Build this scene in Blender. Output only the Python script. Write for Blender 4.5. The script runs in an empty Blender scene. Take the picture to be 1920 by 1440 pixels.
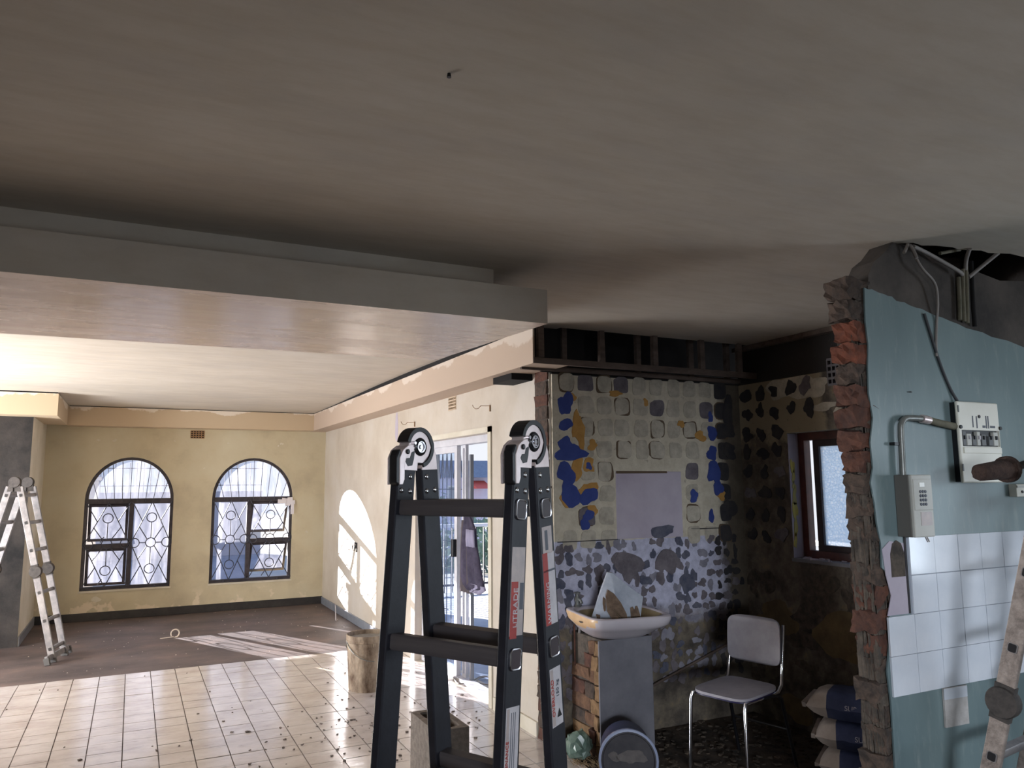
import bpy, bmesh, math, random
from mathutils import Vector, Matrix
from mathutils.geometry import tessellate_polygon
random.seed(7)
PI = math.pi
S = bpy.context.scene
C = S.collection

# ---------------------------------------------------------------- camera
YAW, PITCH, ROLL, F, EYE = math.radians(26.3541), math.radians(7.4394), math.radians(-0.4722), 1425.654, 1.65
fw = Vector((math.sin(YAW)*math.cos(PITCH), math.cos(YAW)*math.cos(PITCH), math.sin(PITCH)))
r0 = Vector((math.cos(YAW), -math.sin(YAW), 0)); u0 = r0.cross(fw)
rt = r0*math.cos(ROLL) + u0*math.sin(ROLL); up = -r0*math.sin(ROLL) + u0*math.cos(ROLL)
cd = bpy.data.cameras.new('camera'); cam = bpy.data.objects.new('camera', cd); C.objects.link(cam)
cd.sensor_width = 36; cd.lens = F/1920*36; cd.clip_start = .05; cd.clip_end = 200
m = Matrix((rt, up, -fw)).transposed().to_4x4(); m.translation = Vector((0, 0, EYE)); cam.matrix_world = m
S.camera = cam
EYEP = Vector((0, 0, EYE))
def on(x, y, ax, v):          # the place on the plane <axis = v> that the photograph shows at pixel x, y
    d = fw + rt*((x-960)/F) + up*((720-y)/F)
    return EYEP + d*((v-EYEP[ax])/d[ax])

# ---------------------------------------------------------------- world, sun, exposure
w = bpy.data.worlds.new('world'); S.world = w; w.use_nodes = True
nt = w.node_tree; nt.nodes.clear()
bg = nt.nodes.new('ShaderNodeBackground'); wo = nt.nodes.new('ShaderNodeOutputWorld')
tc = nt.nodes.new('ShaderNodeTexCoord'); sp = nt.nodes.new('ShaderNodeSeparateXYZ'); cr = nt.nodes.new('ShaderNodeValToRGB')
nt.links.new(tc.outputs['Generated'], sp.inputs[0]); nt.links.new(sp.outputs[2], cr.inputs[0])
cr.color_ramp.elements[0].color = (.90, .93, 1, 1); cr.color_ramp.elements[1].color = (.40, .60, 1, 1)
cr.color_ramp.elements[0].position = .05; cr.color_ramp.elements[1].position = .8
nt.links.new(cr.outputs[0], bg.inputs[0]); nt.links.new(bg.outputs[0], wo.inputs[0])
bg.inputs[1].default_value = 1.0
sd = bpy.data.lights.new('sun', 'SUN'); sun = bpy.data.objects.new('sun', sd); C.objects.link(sun)
sd.energy = 50; sd.angle = math.radians(.25); sd.color = (1, .87, .72)
sun.rotation_euler = Vector((1, -1.93, -.47)).to_track_quat('-Z', 'Y').to_euler()
def area(loc, direc, sx, sy, e, col):
    l = bpy.data.lights.new('daylight', 'AREA'); o = bpy.data.objects.new('offframe_area_light', l); C.objects.link(o)
    l.shape = 'RECTANGLE'; l.size = sx; l.size_y = sy; l.energy = e; l.color = col
    o.location = loc; o.rotation_euler = Vector(direc).to_track_quat('-Z', 'Z').to_euler(); return o
area((5.30, -.2, 1.40), (-1, 0, .0), 2.2, 1.1, 76, (.74, .87, 1))          # daylight in the kitchen window, right of the frame
area((-4.2, -9.2, 2.35), (.45, 1, -.06), 3.0, .9, 900, (.84, .91, 1))        # cool daylight reaching in through the doors behind the photographer
area((-3.28, 7.9, .9), (1, -.30, .34), 2.4, 1.6, 370, (.94, .96, 1))          # added fill light for the far room, in made-up left-hand doors out of view
S.view_settings.view_transform = 'Standard'; S.view_settings.look = 'None'
S.view_settings.gamma = 1; S.view_settings.use_curve_mapping = False
S.view_settings.exposure = 0.0

# ---------------------------------------------------------------- materials
def srgb(c):
    return tuple((v/255/12.92 if v/255 <= .04045 else ((v/255+.055)/1.055)**2.4) for v in c) + (1,)
class N:
    def __init__(s, name):
        s.m = bpy.data.materials.new(name); s.m.use_nodes = True; s.t = s.m.node_tree; s.b = s.t.nodes['Principled BSDF']
        s.co = s.t.nodes.new('ShaderNodeTexCoord').outputs['Object']
    def n(s, t, **k):
        x = s.t.nodes.new(t)
        for a, v in k.items(): setattr(x, a, v)
        return x
    def l(s, a, b): s.t.links.new(a, b)
    def noise(s, scale, detail=6, rough=.6, stretch=None, dist=0):
        x = s.n('ShaderNodeTexNoise'); x.inputs['Scale'].default_value = scale; x.inputs['Detail'].default_value = detail
        x.inputs['Roughness'].default_value = rough; x.inputs['Distortion'].default_value = dist
        if stretch:
            mp = s.n('ShaderNodeMapping'); mp.inputs['Scale'].default_value = stretch; s.l(s.co, mp.inputs[0]); s.l(mp.outputs[0], x.inputs[0])
        else: s.l(s.co, x.inputs[0])
        return x.outputs[0]
    def ramp(s, v, stops):
        x = s.n('ShaderNodeValToRGB'); e = x.color_ramp.elements
        while len(e) < len(stops): e.new(.5)
        for k, (p, c) in enumerate(stops): e[k].position = p; e[k].color = c if len(c) == 4 else srgb(c)
        s.l(v, x.inputs[0]); return x.outputs[0]
    def mix(s, f, a, b):
        x = s.n('ShaderNodeMix', data_type='RGBA')
        if isinstance(f, (int, float)): x.inputs[0].default_value = f
        else: s.l(f, x.inputs[0])
        for i, v in ((6, a), (7, b)):
            if isinstance(v, tuple): x.inputs[i].default_value = v if len(v) == 4 else srgb(v)
            else: s.l(v, x.inputs[i])
        return x.outputs[2]
    def math(s, op, a, b, c=None):
        x = s.n('ShaderNodeMath', operation=op)
        for i, v in enumerate((a, b, c)):
            if v is None: continue
            if isinstance(v, (int, float)): x.inputs[i].default_value = v
            else: s.l(v, x.inputs[i])
        return x.outputs[0]
    def xyz(s):
        x = s.n('ShaderNodeSeparateXYZ'); s.l(s.co, x.inputs[0]); return x.outputs
    def bump(s, v, strength, dist=.01):
        x = s.n('ShaderNodeBump'); x.inputs['Strength'].default_value = strength; x.inputs['Distance'].default_value = dist
        s.l(v, x.inputs['Height']); s.l(x.outputs[0], s.b.inputs['Normal'])
    def col(s, c):
        if isinstance(c, tuple): s.b.inputs['Base Color'].default_value = c if len(c) == 4 else srgb(c)
        else: s.l(c, s.b.inputs['Base Color'])
    def rough(s, r):
        if isinstance(r, (int, float)): s.b.inputs['Roughness'].default_value = r
        else: s.l(r, s.b.inputs['Roughness'])
def mat(name, c1, c2=None, scale=6, rough=.7, metal=0, bump=0, bscale=80, lo=.35, hi=.65, stretch=None, detail=6):
    k = N(name)
    if c2: k.col(k.ramp(k.noise(scale, detail, .65, stretch), [(lo, c1), (hi, c2)]))
    else: k.col(c1)
    k.rough(rough); k.b.inputs['Metallic'].default_value = metal
    if bump: k.bump(k.noise(bscale, 5, .6, stretch), bump)
    return k.m

def m_ceiling():
    k = N('skimmed_ceiling_plaster')
    a = k.ramp(k.noise(1.3, 8, .65, (1, 2.2, 1)), [(.3, (184, 176, 166)), (.52, (194, 185, 172)), (.75, (202, 194, 183))])
    b = k.ramp(k.noise(9, 6, .7, (.35, 1.6, 1)), [(.42, (255, 255, 255)), (.72, (244, 241, 236))])
    x = k.n('ShaderNodeMix', data_type='RGBA', blend_type='MULTIPLY'); x.inputs[0].default_value = 1; k.l(a, x.inputs[6]); k.l(b, x.inputs[7])
    k.col(x.outputs[2]); k.rough(.75); k.bump(k.noise(10, 5, .5, (.5, 1.6, 1)), .04); return k.m
def m_wet():
    k = N('wet_skim_plaster')
    k.col(k.ramp(k.noise(5, 7, .65, (.25, 3, 1)), [(.3, (204, 182, 166)), (.7, (222, 204, 190))]))
    k.rough(k.ramp(k.noise(3, 5, .6, (.4, 2, 1)), [(.35, (.16,)*3+(1,)), (.65, (.34,)*3+(1,))]))
    k.bump(k.noise(22, 6, .65, (.18, 2.4, 1)), .16); return k.m
def m_cove(name, dry, wet):
    k = N(name); z = k.xyz()[2]
    v = k.math('ADD', k.math('MULTIPLY', k.math('SUBTRACT', z, 2.56), 9.0), k.math('MULTIPLY', k.math('SUBTRACT', k.noise(2.2, 6, .6), .5), 3.4))
    k.col(k.mix(k.ramp(v, [(.42, (0, 0, 0, 1)), (.55, (1, 1, 1, 1))]), wet, dry)); k.rough(.8); return k.m
def m_doorwall():
    k = N('scraped_cream_wall')
    a = k.ramp(k.noise(1.4, 8, .65), [(.3, (184, 172, 156)), (.5, (198, 188, 174)), (.72, (206, 199, 190))])
    st = k.ramp(k.noise(16, 7, .7, (1, 3, .25)), [(.55, (0, 0, 0, 1)), (.8, (1, 1, 1, 1))])
    k.col(k.mix(k.math('MULTIPLY', st, .45), a, (178, 168, 160))); k.rough(.5); k.bump(k.noise(18, 6, .6, (1, 3, .3)), .15); return k.m
def m_farwall():
    k = N('khaki_painted_wall')
    a = k.ramp(k.noise(1.6, 8, .6), [(.28, (172, 160, 136)), (.5, (196, 185, 156)), (.75, (204, 197, 172))])
    z = k.xyz()[2]
    pk = k.math('MULTIPLY', k.ramp(k.noise(5, 7, .6), [(.56, (0, 0, 0, 1)), (.6, (1, 1, 1, 1))]), k.ramp(z, [(.2, (1, 1, 1, 1)), (.33, (0, 0, 0, 1))]))
    k.col(k.mix(pk, a, (214, 200, 176))); k.rough(.7); k.bump(k.noise(30, 5, .6), .1); return k.m
def m_rough_floor():
    k = N('bare_screed_floor')
    a = k.ramp(k.noise(1.5, 8, .65, (1, 1.6, 1)), [(.3, (70, 60, 58)), (.5, (94, 82, 78)), (.72, (118, 100, 92))])
    sp_ = k.ramp(k.noise(40, 3, .5), [(.7, (0, 0, 0, 1)), (.73, (1, 1, 1, 1))])
    k.col(k.mix(k.math('MULTIPLY', sp_, .6), a, (190, 178, 166))); k.rough(.62); k.bump(k.noise(20, 6, .6), .25); return k.m
def m_tile():
    k = N('glazed_floor_tile')
    a = k.ramp(k.noise(3, 8, .65, (1, 1.5, 1)), [(.3, (192, 180, 174)), (.55, (212, 203, 198)), (.78, (222, 216, 213))])
    d = k.ramp(k.noise(11, 8, .7, (.6, 1.7, 1)), [(.56, (0, 0, 0, 1)), (.74, (1, 1, 1, 1))])
    k.col(k.mix(k.math('MULTIPLY', d, .6), a, (138, 128, 124)))
    k.rough(k.ramp(k.noise(5, 7, .7, (.6, 1.8, 1)), [(.35, (.08,)*3+(1,)), (.7, (.26,)*3+(1,))]))
    k.b.inputs['IOR'].default_value = 1.7; k.bump(k.noise(8, 7, .6, (.5, 2.4, 1)), .30, .004); return k.m
def m_alcove(axis):
    # layers left on the wall: cream paint above, pale lilac below it, bare mortar below that, painted shadow towards the right corner
    k = N('stripped_wall_%s' % ('side' if axis else 'back')); o = k.xyz(); z = o[2]
    n1 = k.noise(3, 7, .65); n2 = k.noise(14, 6, .7)
    cream = k.ramp(n2, [(.3, (182, 172, 152)), (.7, (210, 202, 184))])
    lilac = k.ramp(n2, [(.3, (158, 158, 178)), (.65, (200, 200, 220))])
    bare = k.ramp(k.noise(5, 8, .7), [(.28, (44, 40, 38)), (.46, (84, 76, 68)), (.6, (116, 106, 92)), (.72, (150, 124, 88))])
    zz = k.math('ADD', z, k.math('MULTIPLY', k.math('SUBTRACT', n1, .5), .35))
    def st(v, a, b): return k.ramp(k.math('DIVIDE', k.math('SUBTRACT', v, a), b-a), [(0, (0, 0, 0, 1)), (1, (1, 1, 1, 1))])
    if axis:   # wall with the window: mostly bare, cream only high up
        cf = k.math('MULTIPLY', st(k.math('ADD', zz, k.math('MULTIPLY', n2, .35)), 2.1, 2.16), st(k.math('ADD', o[1], k.math('MULTIPLY', n1, .2)), 3.70, 3.73))
        c = k.mix(cf, bare, (150, 138, 116))
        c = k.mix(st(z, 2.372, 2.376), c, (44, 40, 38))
    else:
        c = k.mix(st(k.math('ADD', z, k.math('MULTIPLY', k.math('SUBTRACT', n1, .5), .05)), 1.262, 1.268), lilac, cream)
        low = st(zz, .66, .80)
        c = k.mix(low, bare, c)
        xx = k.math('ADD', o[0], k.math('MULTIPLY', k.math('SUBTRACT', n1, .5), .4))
        c = k.mix(st(xx, 3.86, 3.96), c, k.mix(.55, bare, (92, 84, 72)))  # the partition's cast shadow, painted in as darker colour towards the right
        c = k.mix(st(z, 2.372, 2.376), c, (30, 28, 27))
    pat = k.ramp(k.noise(22, 7, .7), [(.62, (0, 0, 0, 1)), (.7, (1, 1, 1, 1))])
    c = k.mix(k.math('MULTIPLY', pat, .6), c, (70, 66, 66))
    k.col(c); k.rough(.85); k.bump(k.noise(26, 7, .65), .5); return k.m
def m_teal():
    k = N('teal_gloss_paint')
    a = k.ramp(k.noise(2, 7, .6, (1, 1, .4)), [(.3, (96, 114, 118)), (.6, (116, 134, 136)), (.8, (140, 154, 153))])
    sm = k.ramp(k.noise(30, 6, .7, (1, 1, .2)), [(.55, (0, 0, 0, 1)), (.85, (1, 1, 1, 1))])
    k.col(k.mix(k.math('MULTIPLY', sm, .35), a, (176, 182, 178))); k.rough(.38); k.bump(k.noise(12, 5, .5), .06); return k.m
def m_glass(name, tint, dirt, amount, scale, cells=False):
    k = N(name); t = k.t; t.nodes.remove(k.b)
    tr = k.n('ShaderNodeBsdfTransparent'); tr.inputs[0].default_value = tint
    tl = k.n('ShaderNodeBsdfTranslucent'); tl.inputs[0].default_value = dirt
    dirt_in = tl.inputs[0]
    gl = k.n('ShaderNodeBsdfGlossy'); gl.inputs['Roughness'].default_value = .08
    if cells:
        v = k.n('ShaderNodeTexVoronoi', feature='DISTANCE_TO_EDGE'); v.inputs['Scale'].default_value = scale; k.l(k.co, v.inputs['Vector'])
        f = k.ramp(v.outputs[0], [(0, (amount*1.05,)*3+(1,)), (.12, (amount*.72,)*3+(1,)), (.5, (amount*.9,)*3+(1,))])
        k.l(k.ramp(v.outputs[0], [(0, (.55, .68, .82, 1)), (.10, (.8, .9, 1, 1)), (.4, (1, 1, 1, 1))]), dirt_in)
        bp = k.n('ShaderNodeBump'); bp.inputs['Strength'].default_value = .8; k.l(v.outputs[0], bp.inputs['Height']); k.l(bp.outputs[0], tl.inputs['Normal']); k.l(bp.outputs[0], gl.inputs['Normal'])
    else:
        a = k.ramp(k.noise(scale, 7, .7, (2.2, 2.2, .28)), [(.45, (amount*.4,)*3+(1,)), (.6, (amount,)*3+(1,)), (.72, (min(1, amount*3),)*3+(1,))])
        b = k.ramp(k.noise(scale*7, 4, .7), [(.6, (0, 0, 0, 1)), (.75, (amount*.7,)*3+(1,))])
        f = k.math('ADD', a, b)
    m1 = k.n('ShaderNodeMixShader'); k.l(f, m1.inputs[0]); k.l(tr.outputs[0], m1.inputs[1]); k.l(tl.outputs[0], m1.inputs[2])
    m2 = k.n('ShaderNodeMixShader'); m2.inputs[0].default_value = .05; k.l(m1.outputs[0], m2.inputs[1]); k.l(gl.outputs[0], m2.inputs[2])
    k.l(m2.outputs[0], t.nodes['Material Output'].inputs[0]); return k.m
M = dict(
    ceiling=m_ceiling(), wet=m_wet(), cove=m_cove('cove_plaster_drying', (220, 209, 194), (194, 174, 146)), cove_r=m_cove('cove_plaster_damp', (206, 192, 178), (186, 166, 148)),
    doorwall=m_doorwall(), farwall=m_farwall(), screed=m_rough_floor(), tile=m_tile(), alcove=m_alcove(0), alcove_side=m_alcove(1), teal=m_teal(),
    grout=mat('dark_floor_grout', (96, 84, 76), (70, 62, 56), 20, .9),
    raw=mat('dark_raw_plaster', (52, 48, 46), (92, 84, 78), 2.2, .9, bump=.5, bscale=25),
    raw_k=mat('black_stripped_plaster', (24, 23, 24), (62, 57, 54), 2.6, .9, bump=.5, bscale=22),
    raw_side=mat('pale_raw_wall', (214, 207, 192), (196, 188, 168), 2, .8),
    debris=mat('dirty_screed', (44, 38, 34), (88, 76, 64), 7, .9, bump=.8, bscale=18),
    skirt_dark=mat('black_skirting', (34, 32, 32), (52, 50, 48), 8, .5), skirt_grey=mat('grey_gloss_skirting', (106, 112, 122), (130, 134, 142), 8, .35),
    brick=mat('old_clay_brick', (66, 44, 38), (100, 64, 50), 14, .9, bump=.8, bscale=40), brick_o=mat('orange_broken_brick', (84, 50, 38), (120, 66, 46), 18, .9, bump=.8, bscale=40),
    brick_g=mat('mortar_smeared_brick', (54, 47, 43), (92, 76, 66), 18, .95, bump=.9, bscale=40), brick_d=mat('dun_brick', (88, 64, 50), (122, 92, 70), 16, .95, bump=.9, bscale=30), brick_y=mat('yellow_mortar_brick', (112, 88, 62), (144, 114, 82), 14, .95, bump=.8, bscale=30),
    mortar=mat('grey_mortar', (60, 55, 51), (98, 88, 78), 20, .95, bump=.8, bscale=30), grey_plaster=mat('smooth_grey_cement', (108, 108, 116), (126, 125, 132), 5, .8, bump=.2, bscale=30),
    window_frame=mat('dark_bronze_frame', (44, 40, 46), (66, 60, 66), 12, .45), iron=mat('burglar_bar_iron', (64, 66, 78), None, rough=.5),
    glass=m_glass('rain_marked_glass', (.76, .80, .90, 1), (.84, .87, 1, 1), .05, 3), obscure=m_glass('obscure_hammered_glass', (.9, .95, 1, 1), (1, 1, 1, 1), .8, 46, True),
    door_glass=m_glass('sliding_door_glass', (.86, .92, 1, 1), (.8, .86, 1, 1), .12, 2), alu_w=mat('white_door_aluminium', (196, 196, 204), (212, 212, 218), 8, .4), alu_dull=mat('dull_grey_aluminium', (130, 134, 142), None, rough=.45),
    black=mat('black_ladder_paint', (22, 22, 30), (32, 32, 41), 20, .5, bump=.05), blackp=mat('black_plastic', (22, 22, 26), None, rough=.4), rung=mat('charcoal_rung', (70, 64, 66), (84, 78, 78), 12, .5, stretch=(.2, 4, 4)),
    silver=mat('zinc_plated_steel', (206, 190, 188), (228, 214, 212), 14, .36, .45, stretch=(1, 1, 1)), chrome=mat('chrome', (210, 210, 216), None, rough=.15, metal=1),
    alu=mat('ladder_aluminium', (112, 110, 113), (146, 142, 141), 14, .45, .35), alu_dirty=mat('dirty_aluminium', (118, 108, 102), (166, 154, 146), 20, .55, .3, bump=.3), grey_rubber=mat('grey_rubber', (88, 86, 84), None, rough=.8), hinge_dirty=mat('dusty_hinge', (52, 49, 47), (76, 70, 67), 30, .8),
    white_p=mat('white_paper', (206, 202, 206), (188, 184, 190), 30, .6), red=mat('red_print', (176, 60, 52), (156, 50, 46), 20, .5), ink=mat('black_ink', (36, 34, 36), None, rough=.7), stick=mat('silver_label', (170, 160, 160), (190, 176, 172), 40, .4),
    ceramic=mat('glazed_basin', (196, 188, 196), (206, 200, 206), 3, .2), ceramic_d=mat('mud_stained_glaze', (120, 104, 70), (150, 136, 104), 6, .35), stain=mat('rust_stained_glaze', (206, 166, 120), (226, 196, 158), 5, .3),
    film=mat('smeared_white_bag', (150, 158, 172), (186, 192, 204), 9, .35, bump=.5, bscale=18), mud=mat('brown_mud_print', (82, 62, 46), (120, 98, 78), 30, .7),
    bucket=mat('mortar_caked_bucket', (96, 76, 60), (190, 172, 150), 7, .85, bump=.9, bscale=20, lo=.36, hi=.62, stretch=(1, 1, .5)), bucket_in=mat('bucket_lid_grey', (150, 146, 136), (176, 170, 160), 6, .7),
    blue_b=mat('blue_paint_tub', (26, 34, 66), (42, 50, 84), 12, .4), lid=mat('dark_dusty_lid', (38, 36, 44), (62, 58, 62), 9, .6), lid_rim=mat('pale_blue_rim', (150, 160, 188), None, rough=.4), dust=mat('plaster_dust', (112, 106, 104), (92, 88, 88), 20, .9),
    block=mat('concrete_block', (116, 106, 98), (142, 132, 122), 30, .95, bump=.7, bscale=60), green=mat('green_plastic_film', (96, 118, 106), (134, 152, 142), 9, .25),
    bag_w=mat('kraft_bag_paper', (150, 138, 130), (170, 158, 148), 10, .8, bump=.3, bscale=12), bag_b=mat('blue_bag_print', (40, 48, 78), (56, 64, 96), 14, .7), letter=mat('pale_lettering', (168, 166, 176), None, rough=.8),
    seat=mat('grey_laminate', (144, 140, 148), (160, 156, 162), 12, .45), seat_edge=mat('navy_edge', (34, 30, 66), None, rough=.4),
    db=mat('cream_metal_board', (222, 220, 208), (232, 230, 220), 4, .35), meter=mat('grey_meter_plastic', (186, 186, 180), (196, 196, 190), 8, .5), meter_side=mat('dark_meter_body', (104, 102, 98), None, rough=.6), key=mat('grey_keys', (84, 88, 98), None, rough=.5), lcd=mat('meter_display', (226, 226, 220), None, rough=.3), breaker=mat('breaker_grey', (96, 98, 100), None, rough=.5),
    pipe=mat('galvanised_conduit', (116, 118, 116), (140, 142, 138), 20, .4, .4), cable_w=mat('dusty_white_cable', (140, 134, 130), None, rough=.6), cable_g=mat('olive_dusty_conduit', (98, 96, 80), (120, 114, 98), 20, .8), cable_k=mat('dark_cable', (64, 66, 70), None, rough=.5),
    wtile=mat('white_wall_tile', (206, 212, 222), (218, 222, 230), 5, .12), wgrout=mat('grey_wall_grout', (150, 156, 166), None, rough=.8), tile_back=mat('dirty_tile_back', (196, 192, 190), (170, 164, 160), 14, .8),
    lavender=mat('lavender_plaster', (172, 162, 176), (186, 178, 190), 4, .75), wood=mat('dusty_timber', (76, 64, 58), (104, 90, 82), 16, .85, bump=.4, stretch=(.3, 1, 1)), wood_red=mat('varnished_window_wood', (98, 52, 44), (70, 38, 36), 14, .4), wood_dark=mat('dark_window_wood', (42, 30, 36), (58, 42, 46), 14, .45),
    void=mat('shade_and_conduit_black', (22, 21, 22), (34, 32, 32), 5, 1), daub=mat('grey_beige_adhesive', (160, 152, 138), (192, 184, 168), 14, .9, bump=.5, bscale=40), daub_d=mat('slate_adhesive', (70, 74, 92), (100, 100, 112), 14, .9, bump=.5), daub_m=mat('mid_grey_adhesive', (118, 116, 128), (142, 140, 150), 14, .9, bump=.5), ochre_pl=mat('ochre_brown_plaster', (92, 80, 60), (124, 106, 76), 6, .9, bump=.5, bscale=25), daub_b=mat('brown_grey_adhesive', (92, 86, 92), (120, 113, 118), 14, .9, bump=.5), daub_k=mat('dark_and_shaded_adhesive', (44, 44, 50), (62, 58, 58), 14, .9), navy=mat('royal_blue_paint', (46, 62, 128), (58, 74, 140), 12, .6), ochre=mat('ochre_paint', (166, 122, 60), (184, 140, 76), 12, .7), brownline=mat('brown_adhesive_line', (96, 80, 64), None, rough=.9), yellow=mat('flaking_yellow_paint', (206, 190, 96), (186, 176, 120), 20, .8),  # the void black and near-black adhesive also carry painted shade
    roller=mat('brown_matted_pile', (56, 42, 38), (84, 66, 58), 40, 1, bump=1, bscale=120), clay=mat('terracotta_vent', (170, 138, 104), (150, 120, 92), 20, .85), cream_vent=mat('painted_vent', (196, 176, 152), None, rough=.8), grey_vent=mat('grey_vent', (112, 108, 112), None, rough=.8), wire=mat('old_brass_wire', (150, 120, 92), None, rough=.5, metal=.3),
    cloth=mat('dark_blue_work_cloth', (52, 48, 66), (74, 68, 88), 14, .95), cloth_l=mat('pale_cloth_panel', (150, 146, 170), None, rough=.95), cloth_g=mat('grey_cloth', (96, 88, 92), None, rough=.95),
    balcony=mat('balcony_concrete', (150, 156, 172), (170, 176, 190), 3, .8), rail_w=mat('white_railing', (214, 216, 226), None, rough=.5), rail_k=mat('dark_railing', (60, 62, 72), None, rough=.6), leaf=mat('garden_leaves', (84, 106, 104), (122, 146, 138), 6, .8), roof=mat('slate_roof', (104, 116, 140), (122, 134, 156), 8, .8), lilac=mat('lilac_house_wall', (176, 176, 206), (188, 188, 214), 4, .8), redp=mat('red_awning_cloth', (200, 92, 84), None, rough=.7), outwall=mat('pale_boundary_wall', (164, 166, 180), (178, 180, 192), 3, .8), ground=mat('pale_yard_ground', (140, 144, 152), (160, 162, 168), 2, .9), bark=mat('bark', (84, 76, 74), None, rough=.9),
    paperc=mat('cream_shaving', (226, 214, 200), None, rough=.6), debr=mat('rubble_crumbs', (138, 126, 118), (104, 94, 88), 30, .95), straw=mat('pale_sawdust', (170, 146, 112), (120, 100, 76), 40, .95), tape=mat('clear_white_tape', (226, 222, 226), None, rough=.4),
)

# ---------------------------------------------------------------- mesh helpers
def V3(*a): return Vector(a)
def box(bm, a, b, jit=0):
    x0, y0, z0 = a; x1, y1, z1 = b
    if x0 > x1: x0, x1 = x1, x0
    if y0 > y1: y0, y1 = y1, y0
    if z0 > z1: z0, z1 = z1, z0
    j = (lambda: random.uniform(-jit, jit)) if jit else (lambda: 0)
    vs = [bm.verts.new((x+j(), y+j(), z+j())) for x in (x0, x1) for y in (y0, y1) for z in (z0, z1)]
    for f in ((0, 1, 3, 2), (4, 6, 7, 5), (0, 4, 5, 1), (2, 3, 7, 6), (0, 2, 6, 4), (1, 5, 7, 3)): bm.faces.new([vs[i] for i in f])
    return vs
def boxr(bm, c, size, R=None, jit=0):    # box by centre, turned by matrix R
    vs = box(bm, tuple(-s/2 for s in size), tuple(s/2 for s in size), jit)
    for v in vs: v.co = (R @ v.co if R else v.co) + Vector(c)
    return vs
def prism(bm, pts, fn, t0, t1):          # 2-D outline pts, mapped by fn(a, b, t), from t0 to t1
    A = [bm.verts.new(fn(a, b, t0)) for a, b in pts]; B = [bm.verts.new(fn(a, b, t1)) for a, b in pts]
    n = len(pts)
    tri = tessellate_polygon([[Vector((a, b, 0)) for a, b in pts]])
    for t in tri:
        for X in (A, B):
            try: bm.faces.new([X[i] for i in t])
            except ValueError: pass
    for i in range(n): bm.faces.new([A[i], A[(i+1) % n], B[(i+1) % n], B[i]])
def tube(bm, pts, r, n=8, closed=False, r2=None):
    pts = [Vector(p) for p in pts]; rings = []; L = len(pts); prev = None
    for i, p in enumerate(pts):
        if closed: t = (pts[(i+1) % L]-pts[i-1]).normalized()
        else: t = (pts[min(i+1, L-1)]-pts[max(i-1, 0)]).normalized()
        if prev is None: a = t.orthogonal().normalized()
        else:
            a = prev - t*prev.dot(t)
            a = a.normalized() if a.length > 1e-6 else t.orthogonal().normalized()
        prev = a; b = t.cross(a); rr = r if r2 is None else r+(r2-r)*i/(L-1)
        rings.append([bm.verts.new(p+(a*math.cos(2*PI*k/n)+b*math.sin(2*PI*k/n))*rr) for k in range(n)])
    for i in range(L if closed else L-1):
        A = rings[i]; B = rings[(i+1) % L]
        for k in range(n): bm.faces.new([A[k], A[(k+1) % n], B[(k+1) % n], B[k]])
    if not closed: bm.faces.new(rings[0][::-1]); bm.faces.new(rings[-1])
def lathe(bm, prof, n=28, c=(0, 0, 0), R=None, cap=True):
    c = Vector(c); rings = []
    for r, z in prof:
        ring = []
        for k in range(n):
            v = Vector((r*math.cos(2*PI*k/n), r*math.sin(2*PI*k/n), z)); ring.append(bm.verts.new((R @ v if R else v)+c))
        rings.append(ring)
    for A, B in zip(rings, rings[1:]):
        for k in range(n): bm.faces.new([A[k], A[(k+1) % n], B[(k+1) % n], B[k]])
    if cap: bm.faces.new(rings[0][::-1]); bm.faces.new(rings[-1])
def arc(c, a, b, r, t0, t1, n=12):
    c, a, b = Vector(c), Vector(a), Vector(b)
    return [c+(a*math.cos(t0+(t1-t0)*i/n)+b*math.sin(t0+(t1-t0)*i/n))*r for i in range(n+1)]
def obj(name, bm, m, parent=None, bev=0, smooth=None, kind=None, label=None, seg=2, col=None):
    if isinstance(bm, bpy.types.Mesh): me = bm
    else:
        bmesh.ops.recalc_face_normals(bm, faces=bm.faces[:]); me = bpy.data.meshes.new(name); bm.to_mesh(me); bm.free()
        ms = m if isinstance(m, (list, tuple)) else [m]
        for x in ms: me.materials.append(M[x] if isinstance(x, str) else x)
        if smooth:
            for p in me.polygons: p.use_smooth = True
            me.set_sharp_from_angle(angle=math.radians(smooth))
    o = bpy.data.objects.new(name, me); C.objects.link(o)
    if parent: o.parent = parent
    if bev:
        b = o.modifiers.new('bevel', 'BEVEL'); b.width = bev; b.segments = seg; b.limit_method = 'ANGLE'; b.angle_limit = math.radians(40)
    if kind: o['kind'] = kind
    if label: o['label'] = label
    return o
def B(name, a, b, m, parent=None, bev=0, **k):
    bm = bmesh.new(); box(bm, a, b, k.pop('jit', 0)); return obj(name, bm, m, parent, bev, **k)
def struct(name, bm, m, label=None, **k):
    return obj(name, bm, m, kind='structure', label=label, **k)
def thing(name, label, cat, loc=(0, 0, 0), rz=0, group=None):
    o = bpy.data.objects.new(name, None); C.objects.link(o); o.empty_display_size = .1
    o.location = loc; o.rotation_euler = (0, 0, rz); return tag(o, label, cat, group)
def tag(o, label, cat, group=None):
    o['label'] = label; o['category'] = cat
    if group: o['group'] = group
    return o
def rename_struct(name, loc=(0, 0, 0), label=None):
    o = bpy.data.objects.new(name, None); C.objects.link(o); o.location = loc; o['kind'] = 'structure'; o.empty_display_size = .1
    if label: o['label'] = label
    return o
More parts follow.
